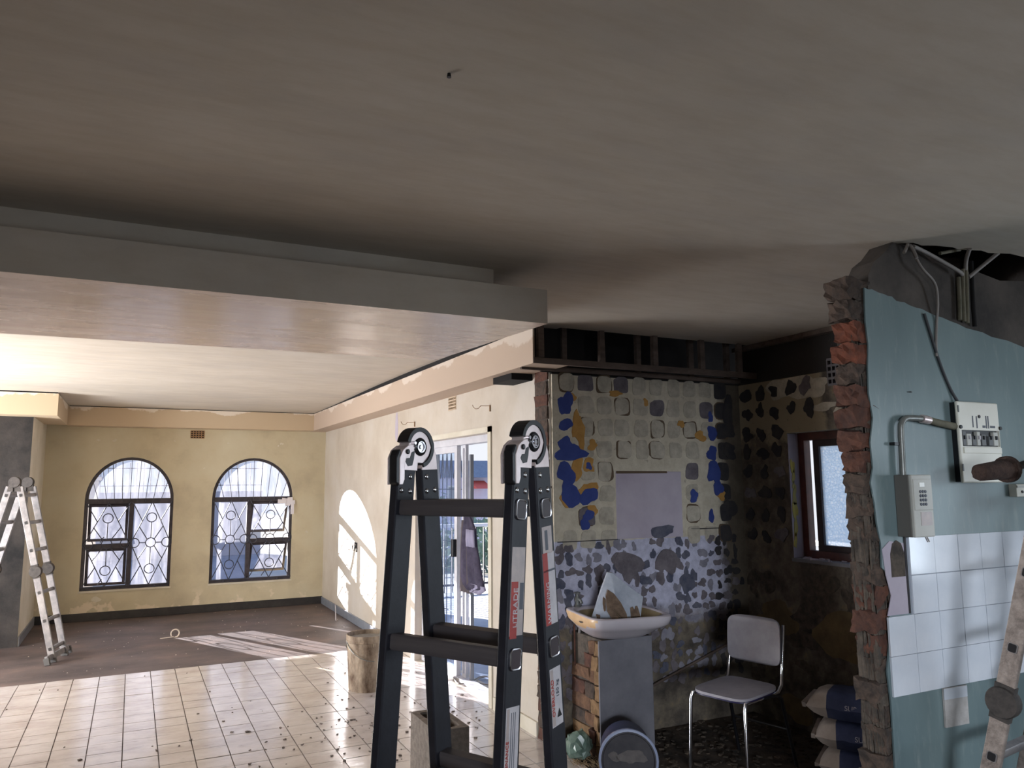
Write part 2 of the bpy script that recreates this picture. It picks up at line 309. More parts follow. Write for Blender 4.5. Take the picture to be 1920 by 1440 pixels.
def text(body, size, m, mw, parent, name='lettering', ext=.0004):
    cu = bpy.data.curves.new(name, 'FONT'); cu.body = body; cu.size = size; cu.extrude = ext; cu.align_x = 'CENTER'; cu.align_y = 'CENTER'
    t = bpy.data.objects.new('t', cu); C.objects.link(t); dg = bpy.context.evaluated_depsgraph_get()
    me = bpy.data.meshes.new_from_object(t.evaluated_get(dg)); bpy.data.objects.remove(t)
    me.transform(mw); me.materials.clear(); me.materials.append(M[m])
    return obj(name, me, m, parent)
def cut(o, cutters):     # boolean difference, baked
    dg = None
    for c in cutters:
        md = o.modifiers.new('cut', 'BOOLEAN'); md.operation = 'DIFFERENCE'; md.object = c; md.solver = 'EXACT'
    dg = bpy.context.evaluated_depsgraph_get(); me = bpy.data.meshes.new_from_object(o.evaluated_get(dg))
    o.modifiers.clear(); o.data = me
    for c in cutters: bpy.data.objects.remove(c)
def cutter(a, b):
    bm = bmesh.new(); box(bm, a, b); return obj('c', bm, 'raw')
def blob_pts(rx, ry, n=16, wob=.18, seed=None):
    rr = random.Random(seed) if seed is not None else random
    ph = [rr.uniform(0, 6.28) for _ in range(4)]; am = [rr.uniform(.3, 1)*wob/(k+1)**.6 for k in range(4)]
    out = []
    for i in range(n):
        t = 2*PI*i/n; s = 1+sum(am[k]*math.sin((k+2)*t+ph[k]) for k in range(4)) + rr.uniform(-.03, .03)
        out.append((rx*s*math.cos(t), ry*s*math.sin(t)))
    return out

XD, YF, XL, YS, XK, YT = 2.463, 11.05, -1.0, 4.40, 4.11, 2.10    # door wall, far wall, stub side, sink wall, window wall, teal wall
ZC = 2.66

# ================================================================ STRUCTURE
# floors
bm = bmesh.new(); box(bm, (-3.2, 7.81, -.12), (2.463, 11.05, 0)); obj_f = struct('floor', bm, 'screed', 'bare brown-grey screed floor in the far room')
bm = bmesh.new(); box(bm, (-3.2, 4.0, -.12), (2.463, 7.81, -.004)); fl = struct('floor', bm, 'grout', 'tiled floor of the front room')
bm = bmesh.new(); box(bm, (-3.2, -3.2, -.12), (2.463, 4.0, -.002)); box(bm, (2.463, -3.2, -.12), (5.3, 4.4, -.002)); struct('floor', bm, 'debris', 'dark dirty floor of the stripped kitchen and alcove')
tb = bmesh.new(); box(tb, (-.097, -.097, -.004), (.097, .097, .003)); tmesh = bpy.data.meshes.new('floor_tile'); bmesh.ops.recalc_face_normals(tb, faces=tb.faces[:]); tb.to_mesh(tmesh); tb.free()
rest = bmesh.new(); n_t = 0
def m_tile_var():
    # every tile shares one mesh; the glaze varies with where the tile lies
    return M['tile']
tmesh.materials.append(M['tile'])
k_ = M['tile'].node_tree
# the tile glaze reads world position so that shared meshes still differ
geo = k_.nodes.new('ShaderNodeNewGeometry')
for l in [l for l in k_.links if l.from_node.type == 'TEX_COORD']:
    to = l.to_socket; k_.links.remove(l); k_.links.new(geo.outputs['Position'], to)
def px(p):
    d = Vector(p)-EYEP; z = d.dot(fw); return (960+F*d.dot(rt)/z, 720-F*d.dot(up)/z) if z > .05 else (-999, 9999)
cands = []
for iy in range(0, 19):
    for ix in range(-16, 13):
        x = .023+.1+.2*ix; y = 7.81-.1-.2*iy
        if x+.1 > XD or y < 4.05: continue
        q = px((x, y, 0)); cands.append((not (-20 < q[0] < 1120 and q[1] < 1470), (x-0)**2+(y)**2, x, y))
cands.sort()
for i, (a, b, x, y) in enumerate(cands):
    if not a and n_t < 290:
        o = bpy.data.objects.new('floor_tile', tmesh); C.objects.link(o); o.parent = fl
        o.location = (x, y, random.uniform(-.0012, .0012)); o.rotation_euler = (random.uniform(-.004, .004), random.uniform(-.004, .004), random.uniform(-.006, .006)); n_t += 1
    else:
        box(rest, (x-.097, y-.097, -.004), (x+.097, y+.097, .003))
# slim cut tiles against the door wall
for iy in range(0, 19):
    y = 7.71-.2*iy
    if y > 4.05: box(rest, (2.425, y-.097, -.004), (2.46, y+.097, .003))
obj('floor_tile', rest, 'tile', fl, kind='stuff')

# ceilings
def ceil_poly(outer, holes, z, thick):
    bm = bmesh.new(); loops = [outer]+holes
    allp = [p for l in loops for p in l]
    for dz in (0, thick):
        vs = [bm.verts.new((x, y, z+dz)) for x, y in allp]
        for t in tessellate_polygon([[Vector((x, y, 0)) for x, y in l] for l in loops]):
            bm.faces.new([vs[i] for i in t])
        if dz == 0: lo = vs
        else: hi = vs
    i0 = 0
    for l in loops:
        n = len(l)
        for i in range(n): bm.faces.new([lo[i0+i], lo[i0+(i+1) % n], hi[i0+(i+1) % n], hi[i0+i]])
        i0 += n
    return bm
hole = [(2.90, 2.10), (2.95, 2.065), (3.02, 2.075), (3.08, 2.05), (3.17, 2.035), (3.24, 2.045), (3.33, 2.01), (3.40, 2.02), (3.5, 1.985), (3.62, 1.99), (3.75, 2.02), (3.95, 2.0), (4.3, 1.97), (4.9, 1.98), (4.95, 2.3), (4.2, 2.45), (3.6, 2.42), (3.2, 2.36), (2.98, 2.22)]
bm = ceil_poly([(-3.3, -3.3), (5.3, -3.3), (5.3, 4.25), (XD-.2, 4.25), (-3.3, 4.25)], [hole], ZC, .03)
struct('ceiling', bm, 'ceiling', 'freshly skimmed plaster ceiling, broken away along the teal wall')
bm = bmesh.new(); ys = [4.25+i*(11.05-4.25)/20 for i in range(21)]
def zc(y): return ZC+.022*math.sin(PI*min(1, max(0, (y-4.25)/5.2)))-(.012*max(0, (y-8)/3))
rows = [[(x, y, zc(y)) for x in (-3.3, XD)] for y in ys]
vs = [[bm.verts.new(p) for p in r]+[bm.verts.new((p[0], p[1], p[2]+.03)) for p in r[::-1]] for r in rows]
for A, D in zip(vs, vs[1:]):
    for k in range(4): bm.faces.new([A[k], A[(k+1) % 4], D[(k+1) % 4], D[k]])
bm.faces.new(vs[0]); bm.faces.new(vs[-1]); struct('ceiling', bm, 'ceiling', 'pale plaster ceiling of the far room', smooth=30)
# near-black boxing paints the roof void's shade over the alcove and broken edge
bm = bmesh.new(); box(bm, (2.3, 4.95, 2.42), (5.3, 5.0, 3.6)); box(bm, (2.3, 1.5, 3.5), (5.3, 5.0, 3.6)); box(bm, (5.25, 1.5, 2.7), (5.3, 5, 3.5)); box(bm, (2.25, 1.5, 2.7), (2.3, 5, 3.5)); box(bm, (2.3, 1.5, 2.72), (5.3, 1.55, 3.5)); box(bm, (2.3, 4.65, 2.36), (4.4, 4.95, 2.42)); box(bm, (2.40, 4.402, 2.386), (2.74, 4.42, 2.76)); box(bm, (2.262, 4.30, 2.43), (2.46, 4.31, 2.66))
struct('roof_shade_boxing', bm, 'void', 'near-black boxing painted as the shade of the roof space over the stripped walls')

# bulkhead hanging under the ceiling
bk = rename_struct('trim_1', label='plastered bulkhead beam below the ceiling with a stepped top')
bm = bmesh.new(); P = [(-3.2, 3.085), (1.704, 3.058), (1.60, 4.265), (-3.2, 4.42)]
lo = [bm.verts.new((x, y, 2.39)) for x, y in P]; hi = [bm.verts.new((x, y, 2.552)) for x, y in P]
f0 = bm.faces.new(lo[::-1]); bm.faces.new(hi)
for i in range(4): bm.faces.new([lo[i], lo[(i+1) % 4], hi[(i+1) % 4], hi[i]])
bmesh.ops.recalc_face_normals(bm, faces=bm.faces[:]); 
for f in bm.faces:
    if f.normal.z < -.9: f.material_index = 1
o = obj('bulkhead_box', bm, ['ceiling', 'wet'], bk)
bm = bmesh.new(); box(bm, (-3.2, 3.19, 2.552), (1.487, 4.1, 2.665)); obj('bulkhead_riser', bm, 'ceiling', bk)

# far wall with arched openings
W1 = (-.535, .49); W2 = (.963, 2.022); ZS, ZSP, RISE = .36, 1.475, .55
def arch_pts(x0, x1, z0, zs, rise, n=24, grow=0):
    c = (x0+x1)/2; a = (x1-x0)/2+grow
    return [(x0-grow, z0-grow), (x1+grow, z0-grow)]+[(c+a*math.cos(PI*i/n), zs+(rise+grow)*math.sin(PI*i/n)) for i in range(n+1)]
bm = bmesh.new(); box(bm, (-3.3, YF, -.12), (XD+.25, YF+.24, 2.9)); wf = struct('wall_far', bm, 'farwall', 'khaki painted end wall with two arched windows')
cs = []
for W in (W1, W2):
    b2 = bmesh.new(); prism(b2, arch_pts(W[0], W[1], ZS, ZSP, RISE), lambda a, b, t: (a, t, b), YF-.1, YF+.4); cs.append(obj('c', b2, 'farwall'))
cs.append(cutter((.655, YF-.1, 2.285), (.835, YF+.4, 2.385)))
cut(wf, cs)
# left stub (dark raw plaster on the face, pale return)
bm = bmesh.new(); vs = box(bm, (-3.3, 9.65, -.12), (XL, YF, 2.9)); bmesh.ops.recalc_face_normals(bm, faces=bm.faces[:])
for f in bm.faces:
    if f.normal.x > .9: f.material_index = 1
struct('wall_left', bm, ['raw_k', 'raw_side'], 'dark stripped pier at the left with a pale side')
struct_b = B('wall_left', (-3.35, -3.3, -.12), (-3.2, 9.65, 2.9), 'doorwall', kind='structure')
cut(struct_b, [cutter((-3.6, 6.6, .02), (-3, 9.2, 2.1))])  # made-up door opening that lets the added far-room light in
B('wall_left', (-3.2, 5.2, -.002), (-1.75, 5.35, 2.66), 'doorwall', kind='structure', label='added partition out of view that keeps left-hand light off the near ceiling')  # unseen wall added to block the left-hand light from the near ceiling
# wall behind, with wide door opening, and right kitchen wall with window opening
wb = B('wall_behind', (-3.3, -3.35, -.12), (5.3, -3.2, 2.9), 'doorwall', kind='structure'); cut(wb, [cutter((-1.8, -3.6, .02), (.6, -3, 2.2))])
wk = B('wall_kitchen_right', (5.2, -3.3, -.12), (5.35, 2.2, 2.9), 'doorwall', kind='structure'); cut(wk, [cutter((5.0, -1.3, .95), (5.6, .9, 2.05))])
# door wall
wd = B('wall_right', (XD, 4.42, -.12), (XD+.25, YF, 2.9), 'doorwall', kind='structure', label='cream scraped wall with the sliding door')
cut(wd, [cutter((XD-.2, 5.385, -.002), (XD+.5, 7.10, 2.045)), cutter((XD-.1, 6.055, 2.285), (XD+.1, 6.24, 2.405))])
# sink wall, window wall, teal wall
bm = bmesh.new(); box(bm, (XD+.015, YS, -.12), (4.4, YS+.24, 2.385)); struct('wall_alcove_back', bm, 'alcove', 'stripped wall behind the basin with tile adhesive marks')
wa = B('wall_alcove_side', (XK, YT+.115, -.12), (XK+.22, YS, 2.9), 'alcove_side', kind='structure', label='dark stripped wall with the obscure window')
cut(wa, [cutter((XK-.1, 3.08, 1.12), (XK+.4, 3.945, 1.985)), cutter((XK-.1, 3.385, 2.275), (XK+.1, 3.565, 2.455))])
bm = bmesh.new()
fnT = lambda a, b, t: (a, t, b)
prism(bm, [(2.69, -.12), (5.3, -.12), (5.3, 2.60), (4.3, 2.585), (3.86, 2.60), (3.60, 2.575), (3.42, 2.60), (3.30, 2.575), (3.2, 2.61), (3.12, 2.60), (3.02, 2.66), (2.86, 2.66), (2.80, 2.60), (2.74, 2.56), (2.70, 2.50), (2.69, 2.44)], fnT, YT, YT+.11)
wt = struct('wall_kitchen', bm, 'raw', 'broken brick partition with teal paint and white tiles')
# teal paint coat with its slanting upper edge
pts = [(2.645, .0), (5.2, 0), (5.2, 1.95)]
top = [(3.733, 2.265), (3.55, 2.292), (3.36, 2.318), (3.20, 2.345), (3.05, 2.372), (2.95, 2.388), (2.88, 2.400), (2.80, 2.418), (2.73, 2.43), (2.662, 2.438)]
pts += [(5.0, 2.03), (4.6, 2.10), (4.2, 2.18)]
for i, p in enumerate(top):
    pts.append(p); 
    if i < len(top)-1:
        q = top[i+1]
        for s_ in (.33, .66): pts.append((p[0]+(q[0]-p[0])*s_, p[1]+(q[1]-p[1])*s_+random.uniform(-.006, .006)))
edge = [(2.655, 2.3), (2.662, 2.2), (2.650, 2.1), (2.645, 2.0), (2.66, 1.9), (2.635, 1.8), (2.64, 1.7), (2.62, 1.64), (2.635, 1.56), (2.64, 1.48), (2.655, 1.4), (2.65, 1.31), (2.69, 1.28), (2.70, 1.2), (2.675, 1.12), (2.66, 1.0), (2.64, .92), (2.65, .8), (2.648, .6), (2.64, .4), (2.648, .2)]
bm = bmesh.new(); prism(bm, pts+edge, fnT, YT-.006, YT+.001); obj('paint_coat', bm, 'teal', wt, label='teal gloss paint with a slanting upper edge')
# broken brick end of the teal wall
z = 0; i = 0
MB = ['brick_g', 'brick_g', 'brick', 'brick_g', 'brick', 'brick_g', 'brick_g', 'brick']
lx = {2.42: 2.565, 2.33: 2.575, 2.24: 2.60, 2.15: 2.595, 2.06: 2.60, 1.97: 2.585, 1.88: 2.575, 1.79: 2.59, 1.70: 2.60}
while z < 2.47:
    h = .083; b2 = bmesh.new(); zt = z+h/2
    xl = 2.612+random.uniform(-.022, .014)
    for zz, xx in lx.items():
        if abs(zz-zt) < .046: xl = xx
    mm = MB[(i*5+3) % 8]
    if 2.12 < zt < 2.30: mm = 'brick_o'
    if 1.85 < zt < 2.02: mm = 'brick'
    if zt > 2.34: mm = 'brick_g'
    box(b2, (xl, YT+.004, z), (2.70, YT+.112, z+h), .009)
    bmesh.ops.subdivide_edges(b2, edges=b2.edges[:], cuts=3, use_grid_fill=True)
    for v in b2.verts: v.co += Vector((random.uniform(-.010, .010), random.uniform(-.004, .004), random.uniform(-.007, .007)))
    obj('brick', b2, mm, wt)
    z += .0885; i += 1
bm = bmesh.new(); box(bm, (2.618, YT+.008, -.0), (2.70, YT+.106, 2.47), .0)
bmesh.ops.subdivide_edges(bm, edges=bm.edges[:], cuts=14, use_grid_fill=True)
for v in bm.verts: v.co += Vector((random.uniform(-.008, .008), 0, 0))
obj('mortar_core', bm, 'mortar', wt)
# broken brick end of the door wall beside the basin
z = 0; i = 0
while z < 2.38:
    b2 = bmesh.new(); e = random.uniform(-.012, .012)
    box(b2, (XD-.012, 4.425, z), (XD+.012, 4.60+e, z+.077), .005)
    bmesh.ops.subdivide_edges(b2, edges=b2.edges[:], cuts=1, use_grid_fill=True)
    for v in b2.verts: v.co += Vector((random.uniform(-.003, .003), random.uniform(-.006, .006), random.uniform(-.004, .004)))
    obj('brick', b2, ['brick', 'brick_g', 'brick', 'brick_g', 'brick_g'][i % 5], wd); z += .0865; i += 1
B('mortar_core', (XD-.004, 4.43, 0), (XD+.004, 4.61, 2.385), 'mortar', wd)

# coves (boxed plaster cornices)
bm = bmesh.new(); box(bm, (2.235, 4.21, 2.405), (2.247, YF, 2.640)); box(bm, (2.247, 4.21, 2.405), (XD+.03, YF, 2.417)); struct('trim_2', bm, 'cove_r', 'boxed plaster cornice along the door wall')
B('trim_2', (2.243, 4.34, 2.637), (2.26, 10.8, 2.69), 'void', kind='structure', label='dark strip painted as shade in the gap between ceiling and the long cornice')  # solid black strips here stand in for shade in the cornice gaps
B('trim_3', (-.75, 10.797, 2.637), (2.24, 10.82, 2.69), 'void', kind='structure', label='dark strip painted as shade in the gap between ceiling and the end cornice')
B('trim_4', (-3.2, 9.387, 2.637), (-.77, 9.41, 2.69), 'void', kind='structure', label='dark strip painted as shade in the gap above the pier cornice')
B('trim_3', (-.76, 10.79, 2.405), (2.235, YF, 2.640), 'cove', kind='structure', label='boxed plaster cornice above the arched windows')
B('trim_4', (-3.2, 9.38, 2.405), (-.76, 9.65, 2.640), 'cove', kind='structure', label='boxed plaster cornice across the dark pier')
B('trim_4', (XL, 9.65, 2.405), (-.76, 10.79, 2.642), 'cove', kind='structure', label='short return of the cornice beside the dark pier')
# skirtings
B('baseboard_far', (XL, YF-.018, 0), (XD, YF, .10), 'skirt_dark', kind='structure', bev=.004)
B('baseboard_left', (XL, 9.66, 0), (XL+.016, YF-.02, .10), 'skirt_grey', kind='structure', bev=.004)
bm = bmesh.new(); box(bm, (XD-.017, 7.62, 0), (XD, YF-.02, .095)); struct('baseboard_right', bm, 'skirt_grey', 'grey skirting along the sunlit wall', bev=.004)
bm = bmesh.new(); box(bm, (XD-.017, 4.62, 0), (XD, 5.30, .095)); struct('baseboard_right', bm, 'raw_side', 'pale skirting between the door and the basin', bev=.004)
B('trim_5', (XD-.012, 5.33, 0), (XD, 5.385, 2.09), 'raw_side', kind='structure'); B('trim_6', (XD-.012, 5.33, 2.046), (XD, 7.15, 2.09), 'raw_side', kind='structure')
# rail of broken plaster along the ceiling on the window wall
B('trim_7', (XK-.05, 2.3, ZC-.035), (XK, YS, ZC-.002), 'wood', kind='structure', label='timber ceiling bearer above the window wall')

# exposed cove framing above the basin wall
fr = thing('bulkhead_studwork', 'exposed dusty timber bulkhead framing above the basin wall', 'timber frame', (2.235, 4.23, 2.40))
def loc(bm, o):
    for v in bm.verts: v.co -= o.location
    return bm
bm = bmesh.new(); box(bm, (2.237, 4.20, 2.405), (XK-.002, 4.24, 2.445), .003); obj('batten', loc(bm, fr), 'wood', fr)
bm = bmesh.new(); box(bm, (2.237, 4.37, 2.39), (XK-.002, 4.397, 2.42), .003); obj('batten', loc(bm, fr), 'wood', fr)
for pxx, yy in ((1012, 4.225), (1056, 4.40), (1127, 4.225), (1195, 4.40), (1226, 4.225), (1293, 4.4), (1314, 4.225), (1361, 4.4), (1384, 4.225)):
    x = on(pxx, 650, 1, yy).x
    bm = bmesh.new(); d = .018; box(bm, (x-.019, yy-d, 2.445 if yy < 4.3 else 2.42), (x+.019, yy+d, ZC-.002 if yy < 4.3 else 3.0), .003); obj('stud', loc(bm, fr), 'wood', fr)
# roof beams in the void
for k, (a, b) in enumerate((((3.0, 2.9, 2.80), (4.6, 2.5, 2.86)), ((3.1, 3.6, 3.1), (4.9, 2.7, 3.15)), ((3.3, 2.35, 2.74), (5.0, 2.9, 2.78)))):
    bm = bmesh.new(); a = Vector(a); b = Vector(b); d = b-a; R = d.to_track_quat('X', 'Z').to_matrix(); boxr(bm, (a+b)/2, (d.length, .04, .09), R)
    o = obj('roof_beam', bm, 'wood'); tag(o, ['dark roof beam nearest the broken ceiling edge', 'highest dark beam inside the roof space', 'dark roof beam rising to the right behind the conduits'][k], 'beam', 'beams in the roof space')
bm = bmesh.new(); prism(bm, [(3.15, 2.75), (4.0, 2.66), (4.6, 2.7), (4.5, 2.80), (3.2, 2.82)], fnT, 3.0, 3.02); o = obj('ceiling_board', bm, 'lavender'); tag(o, 'pale torn ceiling board hanging inside the roof space', 'board')

# ================================================================ ARCHED WINDOWS
def rod(bm, a, b, r=.0062): tube(bm, [a, b], r, 5)
def ring(bm, x, z, y, r, rr=.0062):
    tube(bm, [(x+r*math.cos(2*PI*i/18), y, z+r*math.sin(2*PI*i/18)) for i in range(18)], rr, 5, closed=True)
def frame_rect(bm, x0, x1, z0, z1, w_, y0, y1):
    box(bm, (x0, y0, z0), (x0+w_, y1, z1)); box(bm, (x1-w_, y0, z0), (x1, y1, z1)); box(bm, (x0+w_, y0, z0), (x1-w_, y1, z0+w_)); box(bm, (x0+w_, y0, z1-w_), (x1-w_, y1, z1))
def arched_window(name, W, mull, sashside, label):
    t = rename_struct(name, ((W[0]+W[1])/2, YF+.06, ZS), label)
    L = t.location
    def put(nm, bm, m, par=t, **k):
        for v in bm.verts: v.co -= L
        return obj(nm, bm, m, par, **k)
    y0, y1 = YF+.035, YF+.085; x0, x1 = W; zt = 1.475
    # outer frame ring
    bm = bmesh.new(); outer = arch_pts(x0, x1, ZS, ZSP, RISE); inner = arch_pts(x0+.04, x1-.04, ZS+.045, ZSP, RISE-.035)
    n = len(outer)
    for yy in (y0, y1):
        pass
    A = [[bm.verts.new((p[0], yy, p[1])) for p in q] for q in (outer, inner) for yy in (y0, y1)]
    for i in range(n):
        j = (i+1) % n
        bm.faces.new([A[0][i], A[0][j], A[2][j], A[2][i]]); bm.faces.new([A[1][i], A[1][j], A[3][j], A[3][i]])
        bm.faces.new([A[0][i], A[0][j], A[1][j], A[1][i]]); bm.faces.new([A[2][i], A[2][j], A[3][j], A[3][i]])
    put('window_frame', bm, 'window_frame')
    bm = bmesh.new(); box(bm, (x0+.04, y0-.008, zt-.045), (x1-.04, y1, zt+.02)); put('transom', bm, 'window_frame')
    bm = bmesh.new(); box(bm, (mull-.028, y0-.005, ZS+.045), (mull+.028, y1, zt-.045)); put('mullion', bm, 'window_frame')
    # arch light
    bm = bmesh.new(); c = (x0+x1)/2; a = (x1-x0)/2-.042
    prism(bm, [(c+a*math.cos(PI*i/20), zt+.021+(RISE-.06)*math.sin(PI*i/20)) for i in range(21)], fnT, YF+.058, YF+.062); put('arched_pane', bm, 'glass')
    s0, s1 = (x0+.04, mull-.028) if sashside < 0 else (mull+.028, x1-.04)
    f0_, f1_ = (mull+.028, x1-.04) if sashside < 0 else (x0+.04, mull-.028)
    B2 = bmesh.new(); box(B2, (f0_, YF+.058, ZS+.045), (f1_, YF+.062, zt-.046)); put('fixed_pane', B2, 'glass')
    zm = .90
    bm = bmesh.new(); box(bm, (s0, y0-.003, zm-.028), (s1, y1, zm+.028)); put('transom', bm, 'window_frame')
    for z0, z1, ang in ((zm+.03, zt-.048, .32 if sashside < 0 else .55), (ZS+.047, zm-.03, .12 if sashside < 0 else .5)):
        h = z1-z0
        e = bpy.data.objects.new('opening_sash', None)
        bm = bmesh.new(); frame_rect(bm, s0+.006, s1-.006, -h, 0, .032, -.012, .012)
        R = Matrix.Rotation(ang, 3, 'X')     # top-hung, swung outwards
        hp = Vector((0, YF+.075, z1))
        for v in bm.verts: v.co = R @ Vector((v.co.x, v.co.y, v.co.z)) + Vector((0, hp.y, hp.z))
        s = put('opening_sash', bm, 'window_frame')
        bm = bmesh.new(); box(bm, (s0+.038, -.002, -h+.032), (s1-.038, .002, -.032))
        for v in bm.verts: v.co = R @ v.co + Vector((0, hp.y, hp.z))
        put('pane', bm, 'glass', s)
        bm = bmesh.new(); tube(bm, [(s0+.16, YF+.03, z0+.02), (s0+.17, YF+.0, z0+.05), (s0+.2, YF-.01, z0+.09)], .006, 6); put('stay', bm, 'iron', s)
    # burglar bars
    yb = YF+.012; bm = bmesh.new()
    for p0, p1 in ((x0+.01, mull), (mull, x1-.01)):
        cx = (p0+p1)/2; zt_, zb = 1.45, .40; zmid = .93; hw = (p1-p0)/2-.01
        rod(bm, (cx, yb, zt_), (cx-hw, yb, zmid)); rod(bm, (cx, yb, zt_), (cx+hw, yb, zmid)); rod(bm, (cx, yb, zb), (cx-hw, yb, zmid)); rod(bm, (cx, yb, zb), (cx+hw, yb, zmid))
        rc = .058
        ring(bm, cx, zt_-.20, yb, rc); ring(bm, cx, zb+.20, yb, rc); ring(bm, cx, zmid, yb, rc); ring(bm, cx-hw+rc*.7, zmid, yb, rc); ring(bm, cx+hw-rc*.7, zmid, yb, rc)
        rod(bm, (cx, yb, zt_-.2-rc), (cx, yb, zmid+rc)); rod(bm, (cx, yb, zmid-rc), (cx, yb, zb+.2+rc))
        rod(bm, (cx-rc, yb, zmid), (cx-hw+rc*1.7, yb, zmid)); rod(bm, (cx+rc, yb, zmid), (cx+hw-rc*1.7, yb, zmid))
        for sx in (-1, 1):
            for sz in (-1, 1):
                rod(bm, (cx+sx*rc*.7, yb, zmid+sz*rc*.7), (cx+sx*hw*.62, yb, zmid+sz*.21))
                ze = zt_ if sz > 0 else zb
                rod(bm, (cx+sx*hw, yb, ze), (cx+sx*hw*.45, yb, ze-sz*.25))
    rod(bm, (x0, yb, .40), (x1, yb, .40)); rod(bm, (x0+.18, yb, .40), (x0+.18, yb, ZS)); rod(bm, (x1-.18, yb, .40), (x1-.18, yb, ZS))
    c = (x0+x1)/2; a = (x1-x0)/2
    for i in range(9):
        f = -1+(i+.5)*2/9; xb = c+f*a*.78; xt = c+f*a*.97; zz = ZSP+RISE*math.sqrt(max(0, 1-(f*.97)**2))
        rod(bm, (xb, yb, zt-.02), (xt, yb, zz-.01), .0038)
    put('burglar_bars', bm, 'iron')
    bm = bmesh.new(); box(bm, (x0-.01, YF-.012, ZS-.02), (x1+.01, YF+.03, ZS+.002), .003); put('sill', bm, 'raw_side')
    return t
arched_window('window_1', W1, .0, -1, 'left arched window with patterned burglar bars')
w2 = arched_window('window_2', W2, 1.447, 1, 'right arched window with open sashes and patterned burglar bars')
bm = bmesh.new()
for _ in range(5):
    x = 1.86+random.uniform(-.02, .16); z = 1.40+random.uniform(-.05, .05); boxr(bm, (x, YF-.006-_*.004, z), (random.uniform(.07, .14), .003, random.uniform(.05, .09)), Matrix.Rotation(random.uniform(-.3, .3), 3, 'Y'))
boxr(bm, (2.015, YF-.030, 1.33), (.04, .003, .16), None)
o = obj('masking_tape', bm, 'tape'); tag(o, 'torn whitish tape stuck on the upper right corner of the right arched window', 'tape')

# ================================================================ OBSCURE WINDOW
wn = rename_struct('window_3', (XK+.1, 3.51, 1.12), 'small brown timber window with obscure glass')
def putw(nm, bm, m, par=wn, **k):
    for v in bm.verts: v.co -= wn.location
    return obj(nm, bm, m, par, **k)
def yframe(bm, y0, y1, z0, z1, w_, x0, x1):
    box(bm, (x0, y0, z0), (x1, y0+w_, z1)); box(bm, (x0, y1-w_, z0), (x1, y1, z1)); box(bm, (x0, y0+w_, z0), (x1, y1-w_, z0+w_)); box(bm, (x0, y0+w_, z1-w_), (x1, y1-w_, z1))
bm = bmesh.new(); yframe(bm, 3.08, 3.945, 1.12, 1.985, .055, XK+.10, XK+.16); putw('window_frame', bm, 'wood_red')
bm = bmesh.new(); yframe(bm, 3.14, 3.835, 1.165, 1.935, .05, XK+.125, XK+.165)
R = Matrix.Rotation(-.06, 3, 'Z')
s = putw('casement_sash', bm, 'wood_dark')
bm = bmesh.new(); box(bm, (XK+.142, 3.19, 1.215), (XK+.148, 3.785, 1.885)); putw('obscure_pane', bm, 'obscure', s)
bm = bmesh.new(); box(bm, (XK-.01, 3.07, 1.1), (XK+.10, 3.95, 1.122), .002); putw('sill', bm, 'grey_plaster')
bm = bmesh.new(); box(bm, (XK+.005, 3.9415, 1.125), (XK+.10, 3.946, 1.98)); putw('reveal', bm, 'lavender')
bm = bmesh.new()
for z_, rx, ry in ((1.75, .02, .05), (1.68, .016, .04), (1.55, .02, .06), (1.45, .022, .07), (1.33, .018, .06), (1.24, .015, .05), (1.62, .01, .03)):
    pts_ = blob_pts(rx, ry, 14, .3); x_ = XK+.03+random.uniform(-.008, .01); prism(bm, pts_, lambda a, b, t, x_=x_, z_=z_: (x_+a, t, z_+b), 3.9375, 3.942)
putw('flaking_paint', bm, 'yellow', kind='stuff')
bm = bmesh.new()
for _ in range(26): boxr(bm, (XK+random.uniform(0, .09), random.uniform(3.15, 3.92), 1.126), (random.uniform(.01, .03), random.uniform(.01, .05), .008), Matrix.Rotation(random.uniform(0, 3), 3, 'Z'), .003)
o = obj('rubble_crumbs', bm, 'lavender', kind='stuff'); tag(o, 'plaster crumbs and shards lying on the sill of the obscure window', 'rubble')

# ================================================================ SLIDING DOOR
dr = rename_struct('door_1', (XD+.11, 6.24, 0), 'white aluminium sliding door with a safety gate outside')
def putd(nm, bm, m, par=dr, **k):
    for v in bm.verts: v.co -= dr.location
    return obj(nm, bm, m, par, **k)
xa, xb = XD+.085, XD+.125
bm = bmesh.new(); box(bm, (XD+.07, 5.385, 1.985), (XD+.16, 7.10, 2.045)); box(bm, (XD+.07, 5.385, -.002), (XD+.16, 7.10, .03)); box(bm, (XD+.07, 7.04, .03), (XD+.16, 7.10, 1.985)); box(bm, (XD+.12, 5.385, .03), (XD+.16, 5.42, 1.985)); putd('door_frame', bm, 'alu_w', bev=.003)
ym = on(858, 1000, 0, XD+.105).y
p1_ = [(ym, 7.04)]
bm = bmesh.new(); yframe(bm, ym-.03, 7.04, .03, 1.985, .06, xa, xb); pl = putd('sliding_panel', bm, 'alu_w', bev=.003)
bm = bmesh.new(); box(bm, (XD+.103, ym+.03, .09), (XD+.107, 6.98, 1.925)); putd('door_pane', bm, 'door_glass', pl)
bm = bmesh.new(); box(bm, (xa-.035, ym-.025, 1.02), (xa, ym+.02, 1.17)); putd('handle', bm, 'blackp', pl, bev=.004)
bm = bmesh.new(); yframe(bm, ym-.13, ym-.05, .03, 1.985, .025, xb+.002, xb+.03); putd('second_panel_stile', bm, 'alu_w')
yg = on(885, 900, 0, XD+.15).y
bm = bmesh.new(); box(bm, (XD+.13, yg-.015, .0), (XD+.16, yg+.015, 1.9)); putd('gate_post', bm, 'alu_dull')
bm = bmesh.new(); xg = XD+.20
for i in range(9):
    y = ym+.06+i*.11
    if y > 7.0: break
    rod(bm, (xg, y, .05), (xg, y, 1.95), .005)
